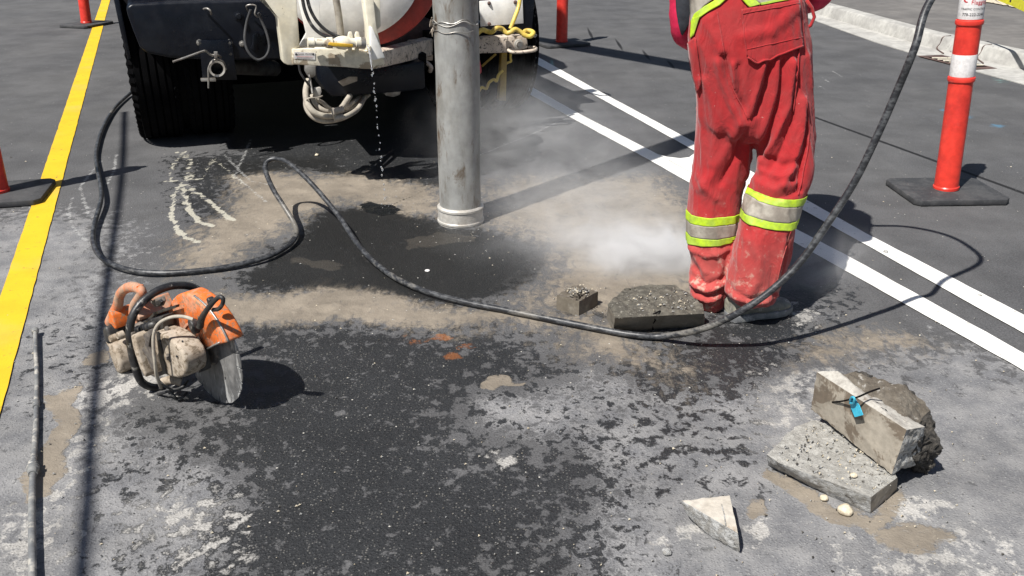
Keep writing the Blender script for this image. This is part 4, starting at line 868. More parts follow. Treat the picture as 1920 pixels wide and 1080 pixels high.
# pebbles
def pebble(px, py, r, lab, sd, flat=.6, m='stone', cat='stone', zb=0, grp=None):
    bm = bmesh.new(); bmesh.ops.create_icosphere(bm, subdivisions=3, radius=r)
    for v in bm.verts:
        k = 1+.35*mnoise.noise(v.co/r*.9+Vector((sd, 0, 0)))+.1*mnoise.noise(v.co/r*3+Vector((0, sd, 0))); v.co = Vector((v.co.x*k, v.co.y*k, v.co.z*k*flat))
    o = bmobj('stone', bm, mt[m], None, True); b = P(px, py, zb+r*flat*.8); o.location = (b.x, b.y, zb+r*flat*.8); o.rotation_euler = (0, 0, sd)
    return tag(o, lab, cat, grp)
pebble(1586, 955, .019, 'cream pebble, the bigger of two in the mud before the slab', 1, .75)
pebble(1546, 934, .012, 'cream pebble, the smaller of two in the mud before the slab', 2.3, .6)
pebble(1601, 891, .009, 'cream pebble resting on top of the flat slab', 3.3, .7, zb=.062)
pebble(1661, 472, .011, 'dark grey stone lying on the farther white line', 4.1, .7, 'concrete_rough')
pebble(801, 507, .010, 'small white stone on the wet asphalt before the hose', 5.2, .4, 'white_sheet')
pebble(1838, 554, .008, 'small grey stone at the far right by the white line', 6.4, .7, 'concrete_rough')
pebble(594, 290, .012, 'small pale stone behind the raised hose loop', 7.7, .6)
pebble(1250, 1035, .012, 'grey stone chip to the left below the triangular offcut', 8.8, .6, 'concrete_rough')
# scattered grit, nobody could count it
V = []; F = []
for k in range(1500):
    if k < 800: px, py = random.uniform(-50, 1970), random.uniform(560, 1090)
    elif k < 1150: c = random.choice([(640, 585, 60, 12), (1560, 880, 90, 30), (1230, 600, 120, 25), (1660, 940, 90, 30), (880, 450, 40, 25), (1085, 575, 50, 15)]); px, py = random.gauss(c[0], c[2]), random.gauss(c[1], c[3])
    else: px, py = random.uniform(0, 1920), random.uniform(250, 600)
    if py < 240: continue
    p = P(px, py, .001); r_ = random.choice([.0012, .0016, .002, .002, .003, .0045]); b0 = len(V)
    if p.y > 5: r_ *= 1.4
    for d in ((1, 0, 0), (-.5, .9, 0), (-.6, -.8, 0), (.1, 0, .8), (.0, .1, -.4)): V.append(p+Vector([c*r_*random.uniform(.7, 1.4) for c in d])+Vector((0, 0, r_*.3)))
    for f in ((0, 1, 3), (1, 2, 3), (2, 0, 3)): F.append(tuple(b0+i for i in f))
for k in range(620):                          # crumbs on top of the slab and the blocks
    if k < 420: px, py, zz = random.uniform(1450, 1670), random.uniform(795, 925), .0615
    elif k < 520: px, py, zz = random.uniform(1170, 1300), random.uniform(545, 585), .088
    else: px, py, zz = random.gauss(1085, 14), random.gauss(545, 4), .088
    if k < 420 and not (py-795 > (px-1530)*.62 - 10 and py < 852+(px-1438)*.40 and py > 855-(px-1450)*.8 and px < 1672): continue
    p = P(px, py, zz); r_ = random.choice([.0015, .002, .003, .004, .006]); b0 = len(V)
    for d in ((1, 0, 0), (-.5, .9, 0), (-.6, -.8, 0), (.1, 0, .8), (.0, .1, -.4)): V.append(p+Vector([c*r_*random.uniform(.7, 1.4) for c in d])+Vector((0, 0, r_*.2)))
    for f in ((0, 1, 3), (1, 2, 3), (2, 0, 3)): F.append(tuple(b0+i for i in f))
fm = [random.choice([0, 0, 1, 2]) for _ in range(len(F)//3) for __ in range(3)]
o = mesh('grit', V, F, None, mats=[mt['concrete_rough'], mt['stone'], mt['asphalt_rough']], fm=fm); tag(o, 'loose grit and crumbs scattered over the asphalt', 'grit', kind='stuff')
# ------------------------------------------------------------------ water wand at the left
wp = [P(66, 622, .018), P(67, 660, .016), P(69, 700, .013), P(68, 760, .013), P(66, 820, .013), P(62, 880, .018), P(60, 940, .018), P(60, 1010, .018), P(61, 1080, .018), P(62, 1180, .018)]
wn = empty('water_wand', P(64, 850)); wl = Vector(wn.location); tag(wn, 'long thin grey steel wand lying beside the yellow line', 'wand')
tube('lance_pipe', [p-wl for p in wp], [.0072]*4+[.0082]*2+[.0092]*4, mt['wand'] if 'wand' in mt else mt['steel'], wn, 12)
mt['wand'] = M('dusty_steel_wand', (.26, .26, .25), (.16, .165, .17), 14, .4, .6, c3=(.42, .40, .36), s3=26, lo3=.52, hi3=.62, rough=.6, metal=.2, bump=.3); wn.children[0].data.materials[0] = mt['wand']
def wc(i, a, b, prof, nm, m_='wand'): lathe(nm, prof, mt[m_], wn, 16, axis_M(a-wl, b-wl), 30)
wc(0, P(62, 868, .018), P(61, 910, .018), [(0, 0), (.013, .001), (.014, .012), (.0125, .014), (.0125, .022), (.0165, .024), (.0165, .036), (.0135, .038), (.0135, .046), (.012, .06), (0, .06)], 'coupling')
wc(0, P(66, 618, .018), P(66, 640, .018), [(0, 0), (.009, .0), (.0125, .004), (.0125, .016), (.0105, .02), (.0105, .03), (0, .03)], 'nozzle')
wc(0, P(68, 752, .015), P(67, 790, .015), [(0, 0), (.0095, .001), (.0105, .01), (.0105, .03), (.0095, .04), (0, .04)], 'joint_sleeve')

# ------------------------------------------------------------------ cut-off saw
SA = math.atan2(-.665, .745); SX = Vector((math.cos(SA), math.sin(SA), 0)); SY = Vector((-math.sin(SA), math.cos(SA), 0))
sc_ = P(393, 655, .178); so_ = Vector((sc_.x, sc_.y, 0))
saw = empty('cutoff_saw', so_, SA); tag(saw, 'dusty orange and cream petrol cut-off saw standing on its blade, shadow to its right', 'power saw')
def S(px, py, val, ax='y'):
    d = ray(px, py); nrm = SY if ax == 'y' else SX
    k = (val-(C0-so_).dot(nrm))/d.dot(nrm); p = C0+d*k-so_
    return Vector((p.dot(SX), p.dot(SY), p.z))
def SP(name, poly, y, th, mat, bw=.006, seg=3, parent=None):
    cx = (min(p[0] for p in poly)+max(p[0] for p in poly))/2; cy = (min(p[1] for p in poly)+max(p[1] for p in poly))/2
    hw_ = (max(p[0] for p in poly)-min(p[0] for p in poly))/2+1e-6
    pts = []
    for a, b in poly:                        # near face carries the left outline, far face the right one
        f = max(0, min(1, ((a-cx)-.33*(b-cy))/hw_*.5+.5)) if th > .012 else 0
        q_ = S(a, b, y+th*f); pts.append((q_.x, q_.z))
    return bmobj(name, prism_bm(pts, y, y+th, 'y', bw, seg), mat, parent or saw, True, 40)
def SPX(name, poly, x, th, mat, bw=.006, seg=3, parent=None):
    pts = [(S(a, b, x, 'x').y, S(a, b, x, 'x').z) for a, b in poly]
    return bmobj(name, prism_bm(pts, x, x+th, 'x', bw, seg), mat, parent or saw, True, 40)
def ST(name, pts, r, mat, parent=None, seg=12, n=8, ax='y'):
    return tube(name, [S(a, b, c, ax) for a, b, c in pts], r, mat, parent or saw, seg, n)
# blade with slots and segments
BR = .176; prof = []; nseg = 22
for k in range(nseg):
    a0 = 2*math.pi*k/nseg; w_ = 2*math.pi/nseg
    for f_, r_ in ((.0, BR), (.2, BR+.0015), (.5, BR+.002), (.82, BR), (.84, BR-.014), (.86, BR-.024), (.90, BR-.028), (.94, BR-.024), (.96, BR-.014), (.98, BR)): prof.append((math.cos(a0+f_*w_)*r_, .178+math.sin(a0+f_*w_)*r_))
bld = bmobj('blade', prism_bm(prof, -.0017, .0017, 'y'), mt['blade'], saw)
lathe('blade_flange', [(0, -.012), (.045, -.010), (.052, -.002), (.052, .002), (.0, .004)], mt['saw_grey'], bld, 32, Matrix.Translation((0, 0, .178)) @ Matrix.Rotation(-math.pi/2, 4, 'X'))
# guard: hollow shell over the upper half
gpoly = [(322, 660), (321, 630), (322, 602), (326, 578), (334, 559), (346, 549), (359, 545), (378, 550), (397, 561), (413, 577), (426, 598), (436, 618), (441, 636)]
g0 = [(S(a, b, -.032+.058*max(0, min(1, (a-322)/119*1.1))).x, S(a, b, -.032+.058*max(0, min(1, (a-322)/119*1.1))).z) for a, b in gpoly]; g0 = [(p.x, p.y) for p in catmull([Vector((*p, 0)) for p in g0], 5)]
g0 = [(x*k_, .178+(z-.178)*k_) for x, z in g0 for k_ in [max(1, .190/max(math.hypot(x, z-.178), .01))]]
bm = bmesh.new(); ga = [bm.verts.new((x, -.032, z)) for x, z in g0]; gb = [bm.verts.new((x, .030, z)) for x, z in g0]
ce = S(384, 652, -.032); c1 = bm.verts.new((ce.x, -.034, ce.z)); c2 = bm.verts.new((ce.x, .032, ce.z))
mid = []
for i in range(len(g0)):
    pass
for i in range(len(g0)-1):
    bm.faces.new((ga[i], ga[i+1], gb[i+1], gb[i])); bm.faces.new((ga[i+1], ga[i], c1)); bm.faces.new((gb[i], gb[i+1], c2))
bmesh.ops.recalc_face_normals(bm, faces=bm.faces); bevel(bm, .011, 4, 50)
gd = bmobj('blade_guard', bm, mt['saw_orange'], saw, True, 50); sm = gd.modifiers.new('s', 'SOLIDIFY'); sm.thickness = .003
rim = [Vector((x, -.0335, z)) for x, z in g0[-14:]]
V, F = tube_data([S(412, 642, -.034), S(404, 646, -.034), S(396, 650, -.034), S(388, 655, -.034)], .003, 8); mesh('guard_edge', V, F, mt['steel'], gd, True)
V, F = tube_data([Vector((x*1.0, -.026, z)) for x, z in g0[-26:]], .0035, 8); mesh('guard_edge', V, F, mt['steel'], gd, True)
SP('guard_label', [(338, 620), (348, 607), (361, 600), (360, 604), (350, 612), (344, 621)], -.038, .004, mt['saw_pale'], .001, parent=gd)
# water kit and lever on the guard
SP('water_valve', [(352, 600), (366, 598), (374, 604), (377, 616), (371, 626), (362, 624), (354, 616)], -.062, .024, mt['saw_black'], .005, parent=gd)
ST('guard_lever', [(375, 612, -.055), (378, 598, -.058), (386, 584, -.062), (395, 572, -.064), (404, 562, -.062), (412, 557, -.058), (418, 560, -.055), (417, 570, -.055), (410, 579, -.055), (400, 581, -.055)], [.011, .010, .008, .0075, .007, .0065, .006, .006, .006, .006], mt['saw_black'], gd, 12)
SP('lever_mount', [(386, 560), (396, 555), (404, 560), (400, 570), (390, 573)], -.048, .02, mt['saw_black'], .004, parent=gd)
ST('water_pipe', [(362, 599, -.075), (345, 594, -.09), (325, 594, -.11), (306, 601, -.13), (294, 612, -.145), (288, 630, -.155), (288, 655, -.16), (291, 680, -.16), (293, 700, -.155), (298, 716, -.14), (302, 727, -.12)], .0052, mt['hose_dust'])
# belt cover arm
ap = [(296, 619), (318, 619), (338, 622), (356, 628), (372, 636), (384, 647), (389, 660), (388, 676), (382, 688), (370, 697), (352, 702), (330, 703), (310, 702), (302, 690), (296, 670), (290, 645), (288, 628)]
am_ = SP('belt_cover', ap, -.115, .072, mt['saw_cream'], .024, 5)
SP('cover_seam', [(292, 622), (297, 622), (305, 660), (312, 700), (306, 702), (298, 670)], -.1175, .004, mt['saw_black'], .001, parent=am_)
c_ = S(316, 671, -.117); nutM = Matrix.Translation(c_) @ Matrix.Rotation(math.pi/2, 4, 'X')
lathe('cover_nut', [(0, .006), (.006, .006), (.007, .0), (.014, -.001), (.016, -.005), (.013, -.010), (0, -.01)], mt['saw_grey'], am_, 14, nutM @ Matrix.Scale(1, 4))
for p in ((332, 668), (343, 640)): lathe('cover_screw', [(0, .003), (.003, .003), (.004, 0)], mt['saw_black'], am_, 8, Matrix.Translation(S(p[0], p[1], -.117)) @ Matrix.Rotation(math.pi/2, 4, 'X'))
SP('drive_collar', [(366, 632), (380, 640), (390, 655), (391, 678), (384, 694), (372, 700), (382, 680), (384, 660), (376, 644)], -.060, .035, mt['saw_black'], .006, parent=am_)
# starter cover and crankcase
SP('starter_cover', [(250, 628), (262, 620), (292, 618), (296, 650), (304, 690), (296, 700), (268, 690), (256, 660)], -.15, .07, mt['saw_cream'], .016, 4)
SP('starter_web', [(268, 628), (280, 618), (291, 618), (282, 630), (278, 650), (286, 668), (290, 694), (284, 694), (276, 672), (266, 656), (272, 644)], -.154, .012, mt['saw_grey'], .002)
SP('fuel_tank', [(219, 640), (232, 634), (246, 640), (252, 665), (256, 690), (240, 694), (226, 684), (219, 662)], -.13, .09, mt['saw_cream'], .018, 4)
SP('tank_foot', [(222, 692), (232, 688), (254, 694), (258, 706), (250, 712), (232, 706), (222, 700)], -.11, .08, mt['saw_cream'], .010, 3)
SP('crankcase', [(262, 600), (330, 580), (352, 620), (356, 700), (340, 722), (262, 720), (240, 690), (240, 640)], -.06, .14, mt['saw_grey'], .02, 3)
SP('carburettor_bay', [(268, 602), (326, 585), (326, 626), (268, 626)], -.085, .04, mt['saw_black'], .004)
for k in range(10):
    t_ = k/9; c = S(253+33*t_, 621-12*t_, -.10); c2_ = S(253+33*t_+3, 621-12*t_-1, -.10)
    lathe('bellows_ring', [(.010, -.002), (.0145, 0), (.010, .002)], mt['saw_black'], bpy.data.objects['carburettor_bay'], 14, axis_M(c, c2_)) if k % 2 == 0 else None
V, F = tube_data([S(250, 622, -.10), S(290, 608, -.10)], .0105, 12); mesh('bellows', V, F, mt['saw_black'], bpy.data.objects['carburettor_bay'], True)
lathe('fuel_fitting', [(0, .004), (.006, .004), (.010, .0), (.010, -.006)], mt['saw_grey'], bpy.data.objects['carburettor_bay'], 12, Matrix.Translation(S(312, 618, -.088)) @ Matrix.Rotation(math.pi/2, 4, 'X'))
# top shroud
ts = SP('top_shroud', [(247, 614), (250, 598), (258, 580), (272, 564), (292, 555), (306, 553), (320, 562), (330, 572), (330, 578), (306, 582), (288, 588), (278, 596), (272, 604), (266, 614)], -.05, .13, mt['saw_pale'], .016, 4)
SP('shroud_band', [(276, 598), (288, 586), (306, 579), (330, 572), (330, 577), (306, 585), (290, 591), (280, 602)], -.056, .012, mt['saw_black'], .001, parent=ts)
SP('filter_plug', [(281, 566), (293, 559), (303, 557), (307, 565), (303, 574), (290, 576)], -.056, .01, mt['saw_grey'], .003, parent=ts)
SP('filter_knob', [(290, 566), (298, 562), (303, 566), (300, 573), (292, 573)], -.064, .01, mt['saw_black'], .003, parent=ts)
# rear handle
hx = -.05
SP('rear_grip_body', [(202, 598), (207, 588), (219, 578), (236, 572), (250, 578), (254, 592), (250, 606), (236, 610), (214, 608), (203, 606)], hx-.03, .075, mt['saw_orange'], .018, 4)
ST('rear_handle', [(209, 604, hx), (215, 588, hx), (221, 572, hx), (224, 556, hx), (232, 544, hx), (246, 538, hx), (260, 541, hx), (266, 549, hx), (258, 562, hx), (252, 574, hx), (252, 588, hx)], [.022, .020, .017, .0155, .016, .017, .0165, .015, .014, .016, .018], mt['saw_pale'], None, 14)
SP('throttle_lock', [(256, 536), (264, 534), (269, 537), (266, 541), (257, 541)], hx-.012, .024, mt['saw_orange'], .004)
SP('air_intake', [(202, 610), (214, 608), (228, 610), (232, 622), (232, 634), (222, 640), (210, 638), (204, 626)], hx-.05, .07, mt['saw_black'], .010, 3)
for a, b in ((212, 634), (226, 628)): lathe('intake_cap', [(0, .012), (.010, .012), (.013, .006), (.013, -.01)], mt['saw_cream'], bpy.data.objects['air_intake'], 14, Matrix.Translation(S(a, b, hx-.05)) @ Matrix.Rotation(math.pi/2, 4, 'X'))
ST('intake_rim', [(203, 640, hx-.03), (208, 648, hx-.03), (216, 652, hx-.03), (222, 650, hx-.03)], .008, mt['saw_cream'])
# front handle bar
ST('front_handle', [(384, 566, -.20), (376, 548, -.20), (360, 538, -.20), (340, 535, -.20), (318, 537, -.20), (292, 547, -.20), (266, 567, -.20), (249, 592, -.20), (243, 622, -.20), (245, 645, -.20), (249, 670, -.20), (256, 695, -.20), (264, 714, -.20), (278, 724, -.20), (294, 727, -.20), (306, 724, -.19)], .0125, mt['saw_handle'] if 'saw_handle' in mt else mt['saw_black'], None, 14, ax='x')
mt['saw_handle'] = M('saw_handle_tube', (.014, .014, .016), (.035, .035, .036), 12, c3=(.22, .21, .19), s3=26, lo3=.56, hi3=.64, rough=.4, bump=.2); bpy.data.objects['front_handle'].data.materials[0] = mt['saw_handle']
SPX('handle_clamp', [(237, 618), (246, 616), (250, 626), (247, 634), (238, 632)], -.215, .03, mt['saw_grey'], .004)
ST('black_lead', [(296, 712, -.13), (310, 724, -.12), (326, 730, -.10), (344, 724, -.08), (352, 714, -.05)], .004, mt['saw_black'])
ST('black_lead', [(288, 742, -.10), (302, 738, -.11), (318, 734, -.10), (326, 742, -.10), (332, 748, -.09), (342, 745, -.08), (350, 736, -.06)], .0045, mt['saw_black'])
ST('exhaust_stub', [(306, 716, -.10), (322, 712, -.09), (340, 716, -.07)], .014, mt['saw_cream'])
# ------------------------------------------------------------------ worker
wk = P(1385, 588); WX, WY = wk.x, wk.y
def rings(rows, Yf, Df, nseg=28, step=.014, rnd=1.0):
    """rows: (py, left px, right px) top silhouettes; Yf(z) centre plane, Df depth/halfwidth ratio"""
    tab = []
    for py, l, r in rows:
        Y = Yf(py); a = PY(l, py, Y); b = PY(r, py, Y); tab.append(((a.z+b.z)/2, (a.x+b.x)/2, (b.x-a.x)/2, Y, Df(py)*(b.x-a.x)/2))
    tab.sort(); zs = [t[0] for t in tab]; out = []
    N_ = max(2, int((zs[-1]-zs[0])/step)); zz = np.linspace(zs[0], zs[-1], N_)
    c = np.array(tab)
    def sm(col):
        y = np.interp(zz, zs, c[:, col]); k = y.copy()
        for _ in range(2): k[1:-1] = (k[:-2]+2*k[1:-1]+k[2:])/4
        return k
    cx, hw, cy, hd = sm(1), sm(2), sm(3), sm(4); V = []; F = []
    for i in range(N_):
        for k in range(nseg):
            a = 2*math.pi*k/nseg; V.append((cx[i]+hw[i]*math.sin(a)*(abs(math.sin(a))**-.12 if abs(math.sin(a)) > .01 else 1), cy[i]-hd[i]*math.cos(a), zz[i]))
    for i in range(N_-1):
        for k in range(nseg): l = (k+1) % nseg; F.append((i*nseg+k, i*nseg+l, (i+1)*nseg+l, (i+1)*nseg+k))
    F.append(tuple(range(nseg))[::-1]); F.append(tuple((N_-1)*nseg+k for k in range(nseg)))
    return V, F
YL = lambda py: float(np.interp(py, [0, 250, 420, 580], [3.22, 3.22, 3.20, 3.16]))
YR = lambda py: float(np.interp(py, [0, 250, 420, 580], [3.20, 3.16, 3.06, 3.05]))
YT = lambda py: float(np.interp(py, [-420, -150, 0, 250], [3.48, 3.30, 3.21, 3.19]))
LL = [(582, 1318, 1350), (576, 1308, 1358), (560, 1301, 1363), (546, 1293, 1366), (520, 1293, 1370), (495, 1299, 1374), (470, 1294, 1378), (451, 1291, 1381), (410, 1291, 1386), (363, 1294, 1390), (330, 1299, 1397), (300, 1303, 1404), (265, 1305, 1412), (237, 1307, 1418), (200, 1307, 1420), (178, 1306, 1420), (150, 1302, 1412), (118, 1298, 1400), (80, 1296, 1395)]
RL = [(563, 1376, 1454), (556, 1362, 1455), (549, 1360, 1456), (530, 1362, 1461), (511, 1366, 1467), (489, 1371, 1477), (467, 1374, 1481), (432, 1383, 1490), (420, 1387, 1491), (391, 1393, 1500), (369, 1398, 1509), (345, 1410, 1517), (320, 1420, 1523), (300, 1423, 1526), (267, 1414, 1527), (222, 1405, 1524), (180, 1402, 1521), (148, 1400, 1520), (98, 1395, 1518)]
TL = [(258, 1345, 1490), (246, 1320, 1515), (222, 1309, 1523), (178, 1306, 1521), (148, 1301, 1520), (118, 1296, 1519), (98, 1293, 1518), (75, 1290, 1517), (40, 1292, 1513), (0, 1296, 1511), (-60, 1290, 1512), (-150, 1275, 1522), (-250, 1262, 1538), (-320, 1268, 1532), (-350, 1300, 1500)]
def remesh(name, parts, vox, smooth, dispf):
    V, F = join_data(parts); o = mesh('tmp', V, F); md = o.modifiers.new('r', 'REMESH'); md.mode = 'VOXEL'; md.voxel_size = vox
    ms = o.modifiers.new('s', 'SMOOTH'); ms.iterations = smooth; ms.factor = .5
    dg = bpy.context.evaluated_depsgraph_get(); m = bpy.data.meshes.new_from_object(o.evaluated_get(dg)); bpy.data.objects.remove(o)
    if dispf:
        n_ = [v.normal.copy() for v in m.vertices]
        for v, nn_ in zip(m.vertices, n_): v.co += nn_*dispf(v.co, nn_)
        m.update()
    return m
def seglist(pts, w_, A_, Y=3.05): return ([(PY(x, y, Y).x, PY(x, y, Y).z) for x, y in pts], w_, A_)
FOLD = [seglist([(1361, 110), (1370, 150), (1385, 190), (1404, 225)], .012, -.016), seglist([(1352, 120), (1362, 160), (1376, 200), (1398, 238)], .016, .010),
 seglist([(1378, 122), (1380, 160), (1390, 200), (1402, 222)], .010, .010), seglist([(1388, 125), (1392, 165), (1400, 205)], .010, -.007),
 seglist([(1435, 122), (1425, 160), (1412, 205), (1406, 225)], .011, .012), seglist([(1446, 122), (1436, 165), (1420, 215)], .012, -.010),
 seglist([(1462, 118), (1458, 170), (1442, 225), (1428, 262)], .012, .009), seglist([(1472, 118), (1466, 180), (1450, 240), (1434, 300)], .011, -.010),
 seglist([(1490, 120), (1482, 200), (1456, 262), (1430, 318)], .013, .014), seglist([(1502, 150), (1490, 230), (1465, 285), (1440, 330)], .011, -.010),
 seglist([(1512, 190), (1504, 255), (1488, 310), (1462, 345)], .012, .012), seglist([(1518, 240), (1508, 300), (1494, 345)], .010, -.009),
 seglist([(1330, 160), (1345, 210), (1352, 260), (1345, 320)], .018, .007), seglist([(1390, 235), (1375, 280), (1350, 330), (1325, 370)], .02, .008), seglist([(1398, 260), (1385, 310), (1360, 355)], .012, -.008),
 seglist([(1300, 310), (1320, 350), (1350, 385)], .014, .006), seglist([(1420, 345), (1450, 352), (1490, 340)], .014, .007), seglist([(1412, 362), (1450, 366), (1500, 352)], .009, -.006),
 seglist([(1440, 300), (1470, 312), (1500, 300)], .014, -.008), seglist([(1430, 325), (1460, 330), (1480, 322)], .012, .008),
 seglist([(1298, 480), (1330, 492), (1372, 480)], .010, .007), seglist([(1296, 495), (1312, 520), (1322, 540)], .010, -.010), seglist([(1304, 470), (1316, 500), (1330, 525)], .010, .007),
 seglist([(1300, 535), (1330, 545), (1362, 530)], .009, -.009), seglist([(1298, 548), (1330, 556), (1360, 545)], .009, .010), seglist([(1305, 562), (1332, 566), (1358, 556)], .007, -.008), seglist([(1308, 572), (1332, 575), (1356, 567)], .007, .008), seglist([(1345, 480), (1358, 510), (1350, 540)], .010, .007),
 seglist([(1470, 430), (1462, 480), (1452, 520), (1440, 550)], .009, -.007), seglist([(1460, 440), (1450, 490), (1440, 530)], .012, .005), seglist([(1372, 545), (1410, 552), (1450, 545)], .010, .007), seglist([(1366, 535), (1400, 542), (1440, 535)], .008, -.005),
 seglist([(1400, 440), (1415, 470), (1410, 510), (1395, 535)], .02, .006), seglist([(1295, 100), (1302, 140), (1312, 178)], .008, -.008), seglist([(1310, 80), (1316, 140), (1322, 180)], .006, .005),
 seglist([(1400, 70), (1450, 60), (1500, 20)], .02, .006), seglist([(1340, 40), (1350, 90), (1360, 120)], .02, .005)]
def fold(co, n_):
    a = 0; back = max(0., min(1., -n_.y*1.5+.15))
    if back > 0:
        for pts, w_, A_ in FOLD:
            if abs(co.z-pts[0][1]) > .6: continue
            d = 9
            for (x0, y0), (x1, y1) in zip(pts[:-1], pts[1:]):
                dx, dy = x1-x0, y1-y0; t = max(0, min(1, ((co.x-x0)*dx+(co.z-y0)*dy)/(dx*dx+dy*dy))); d = min(d, math.hypot(co.x-x0-t*dx, co.z-y0-t*dy))
            if d < w_*2.6: a += 1.45*A_*math.exp(-(d/(w_*.85))**2)
        a *= back
    low = max(0, min(1, (.30-co.z)/.25))
    for k_, (fx, fz, am) in enumerate(((13, 3.0+5*low, .0070), (24, 6+8*low, .0036))):
        rn = 1-abs(mnoise.noise(Vector((co.x*fx+co.z*3.5+k_*7, co.y*fx, co.z*fz+co.x*4)))*2.2); a += am*(max(rn, 0)**2.2-.3)
    a += mnoise.noise(Vector((co.x*11, co.y*11, co.z*(5+9*low))))*(.003+.002*low)+mnoise.noise(Vector((co.x*26+co.z*9, co.y*26, co.z*10)))*.0022
    return a
fL = rings(LL, YL, lambda p: .95); fR = rings(RL, YR, lambda p: .88); fT = rings(TL, YT, lambda p: float(np.interp(p, [-350, -200, 0, 100, 250], [.5, .55, .62, .66, .6])), 36)
cm = remesh('coveralls', [fL, fR, fT], .0085, 4, fold)
# body inside the clothes (one continuous skinned figure)
person = None
def skin_body():
    J = {}; V = []; E = []; Rr = []
    def j(n_, p, r, par=None):
        J[n_] = len(V); V.append(p); Rr.append(r)
        if par: E.append((J[par], J[n_]))
    hip = PY(1405, 130, 3.2); j('pelvis', (hip.x, hip.y, .95), .12)
    j('waist', (hip.x, 3.23, 1.12), .10, 'pelvis'); j('chest', (hip.x-.01, 3.33, 1.35), .125, 'waist'); j('neckb', (hip.x-.01, 3.42, 1.53), .06, 'chest'); j('neck', (hip.x-.01, 3.47, 1.60), .055, 'neckb')
    j('skull', (hip.x-.01, 3.52, 1.70), .085, 'neck'); j('crown', (hip.x-.01, 3.55, 1.78), .07, 'skull')
    for sd, hx_, kx, ax_, yk, ya in (('l', -.09, PY(1340, 400, 3.2).x, PY(1335, 560, 3.16).x, 3.20, 3.17), ('r', .09, PY(1445, 400, 3.08).x, PY(1412, 550, 3.06).x, 3.10, 3.07)):
        j('h'+sd, (hip.x+hx_, 3.22, .86), .068, 'pelvis'); j('k'+sd, (kx, yk+.01, .46), .045, 'h'+sd); j('a'+sd, (ax_, ya, .10), .036, 'k'+sd); j('t'+sd, (ax_+.03, ya+.13, .045), .032, 'a'+sd)
    el = PY(1285, 62, 3.36); 
    j('sl', (hip.x-.19, 3.40, 1.42), .06, 'chest'); j('el', (el.x, el.y, el.z+.02), .042, 'sl'); j('wl', (el.x+.12, 3.62, 1.03), .03, 'el'); j('pl', (el.x+.17, 3.69, 1.02), .034, 'wl')
    j('sr', (hip.x+.19, 3.40, 1.42), .06, 'chest'); j('er', (hip.x+.25, 3.34, 1.14), .042, 'sr'); j('wr', (hip.x+.13, 3.54, 1.06), .03, 'er'); j('pr', (hip.x+.07, 3.6, 1.05), .034, 'wr')
    for sd, bx, by, bz, dx in (('l', el.x+.17, 3.69, 1.02, 1), ('r', hip.x+.07, 3.6, 1.05, -1)):
        for k, (oy, ln) in enumerate(((.03, .070), (.012, .078), (-.006, .072), (-.024, .058))):
            j(f'f{sd}{k}a', (bx+.035*dx, by+oy, bz+.005), .010, 'p'+sd); j(f'f{sd}{k}b', (bx+.05*dx, by+oy, bz-.02-ln*.2), .009, f'f{sd}{k}a'); j(f'f{sd}{k}c', (bx+.028*dx, by+oy, bz-.035-ln*.25), .008, f'f{sd}{k}b')
        j(f'f{sd}ta', (bx+.005*dx, by+.035, bz-.01), .012, 'p'+sd); j(f'f{sd}tb', (bx+.02*dx, by+.04, bz-.04), .010, f'f{sd}ta')
    m = bpy.data.meshes.new('person'); m.from_pydata(V, E, []); o = link(bpy.data.objects.new('tmpb', m))
    md = o.modifiers.new('s', 'SKIN'); sv = m.skin_vertices[0].data
    for i, r in enumerate(Rr): sv[i].radius = (r, r)
    sv[0].use_root = True; ss = o.modifiers.new('d', 'SUBSURF'); ss.levels = 2; ss.render_levels = 2
    dg = bpy.context.evaluated_depsgraph_get(); mm = bpy.data.meshes.new_from_object(o.evaluated_get(dg)); bpy.data.objects.remove(o); return mm, J, V
bmm, J, JV = skin_body()
# face: nose, brow and ears pushed out of the head surface
hc_ = Vector(JV[J['skull']])
for v in bmm.vertices:
    d = v.co-hc_
    if d.length < .16 and v.co.z > 1.62:
        f_ = v.co-hc_; nose = math.exp(-((f_.x)/.014)**2-((f_.z+.02)/.03)**2)*(.025 if f_.y > .03 else 0); v.co.y += nose
        for sx2 in (-1, 1):
            if f_.y > .03: v.co.y -= .008*math.exp(-((f_.x-.032*sx2)/.014)**2-((f_.z-.01)/.012)**2)
            v.co.x += sx2*.016*math.exp(-((f_.y)/.015)**2-((f_.z)/.028)**2)*(1 if f_.x*sx2 > .05 else 0)
for p_ in bmm.polygons: p_.use_smooth = True
bmm.materials.append(mt['skin']); person = link(bpy.data.objects.new('person', bmm)); rebase(person, (WX, WY, 0))
tag(person, 'worker seen from behind in dusty red coveralls with lime and silver leg bands', 'person')
# cloth material
q = N('dusty_red_cloth'); sx = q.n('ShaderNodeSeparateXYZ'); q.set(sx.inputs[0], q.coord())
na = q.noise(7, 5, .65); nb = q.noise(22, 5, .7); nc = q.noise(260, 3, .7)
low = q.mapr(sx.outputs[2], .5, .12)
c = q.mix(q.mapr(na, .35, .7), (.37, .021, .024), (.28, .016, .020)); 
c = q.mix(q.math('MULTIPLY', q.mapr(na, .42, .6), q.math('ADD', .25, q.math('MULTIPLY', low, .55))), c, (.43, .062, .058))
c = q.mix(q.math('MULTIPLY', low, .38), c, (.50, .13, .11))
c = q.mix(q.math('MULTIPLY', q.mapr(nb, .52, .68), q.math('ADD', .02, q.math('MULTIPLY', low, .8))), c, (.48, .34, .27))
c = q.mix(q.math('MULTIPLY', q.mapr(q.noise(60, 4, .7), .70, .74), .6), c, (.6, .45, .4))
cr = q.noise(16, 3, .55, q.coord('Object', (1, 1, .45)), 1.2); cr = q.math('SUBTRACT', 1, q.math('ABSOLUTE', q.math('SUBTRACT', cr, .5)), 0)
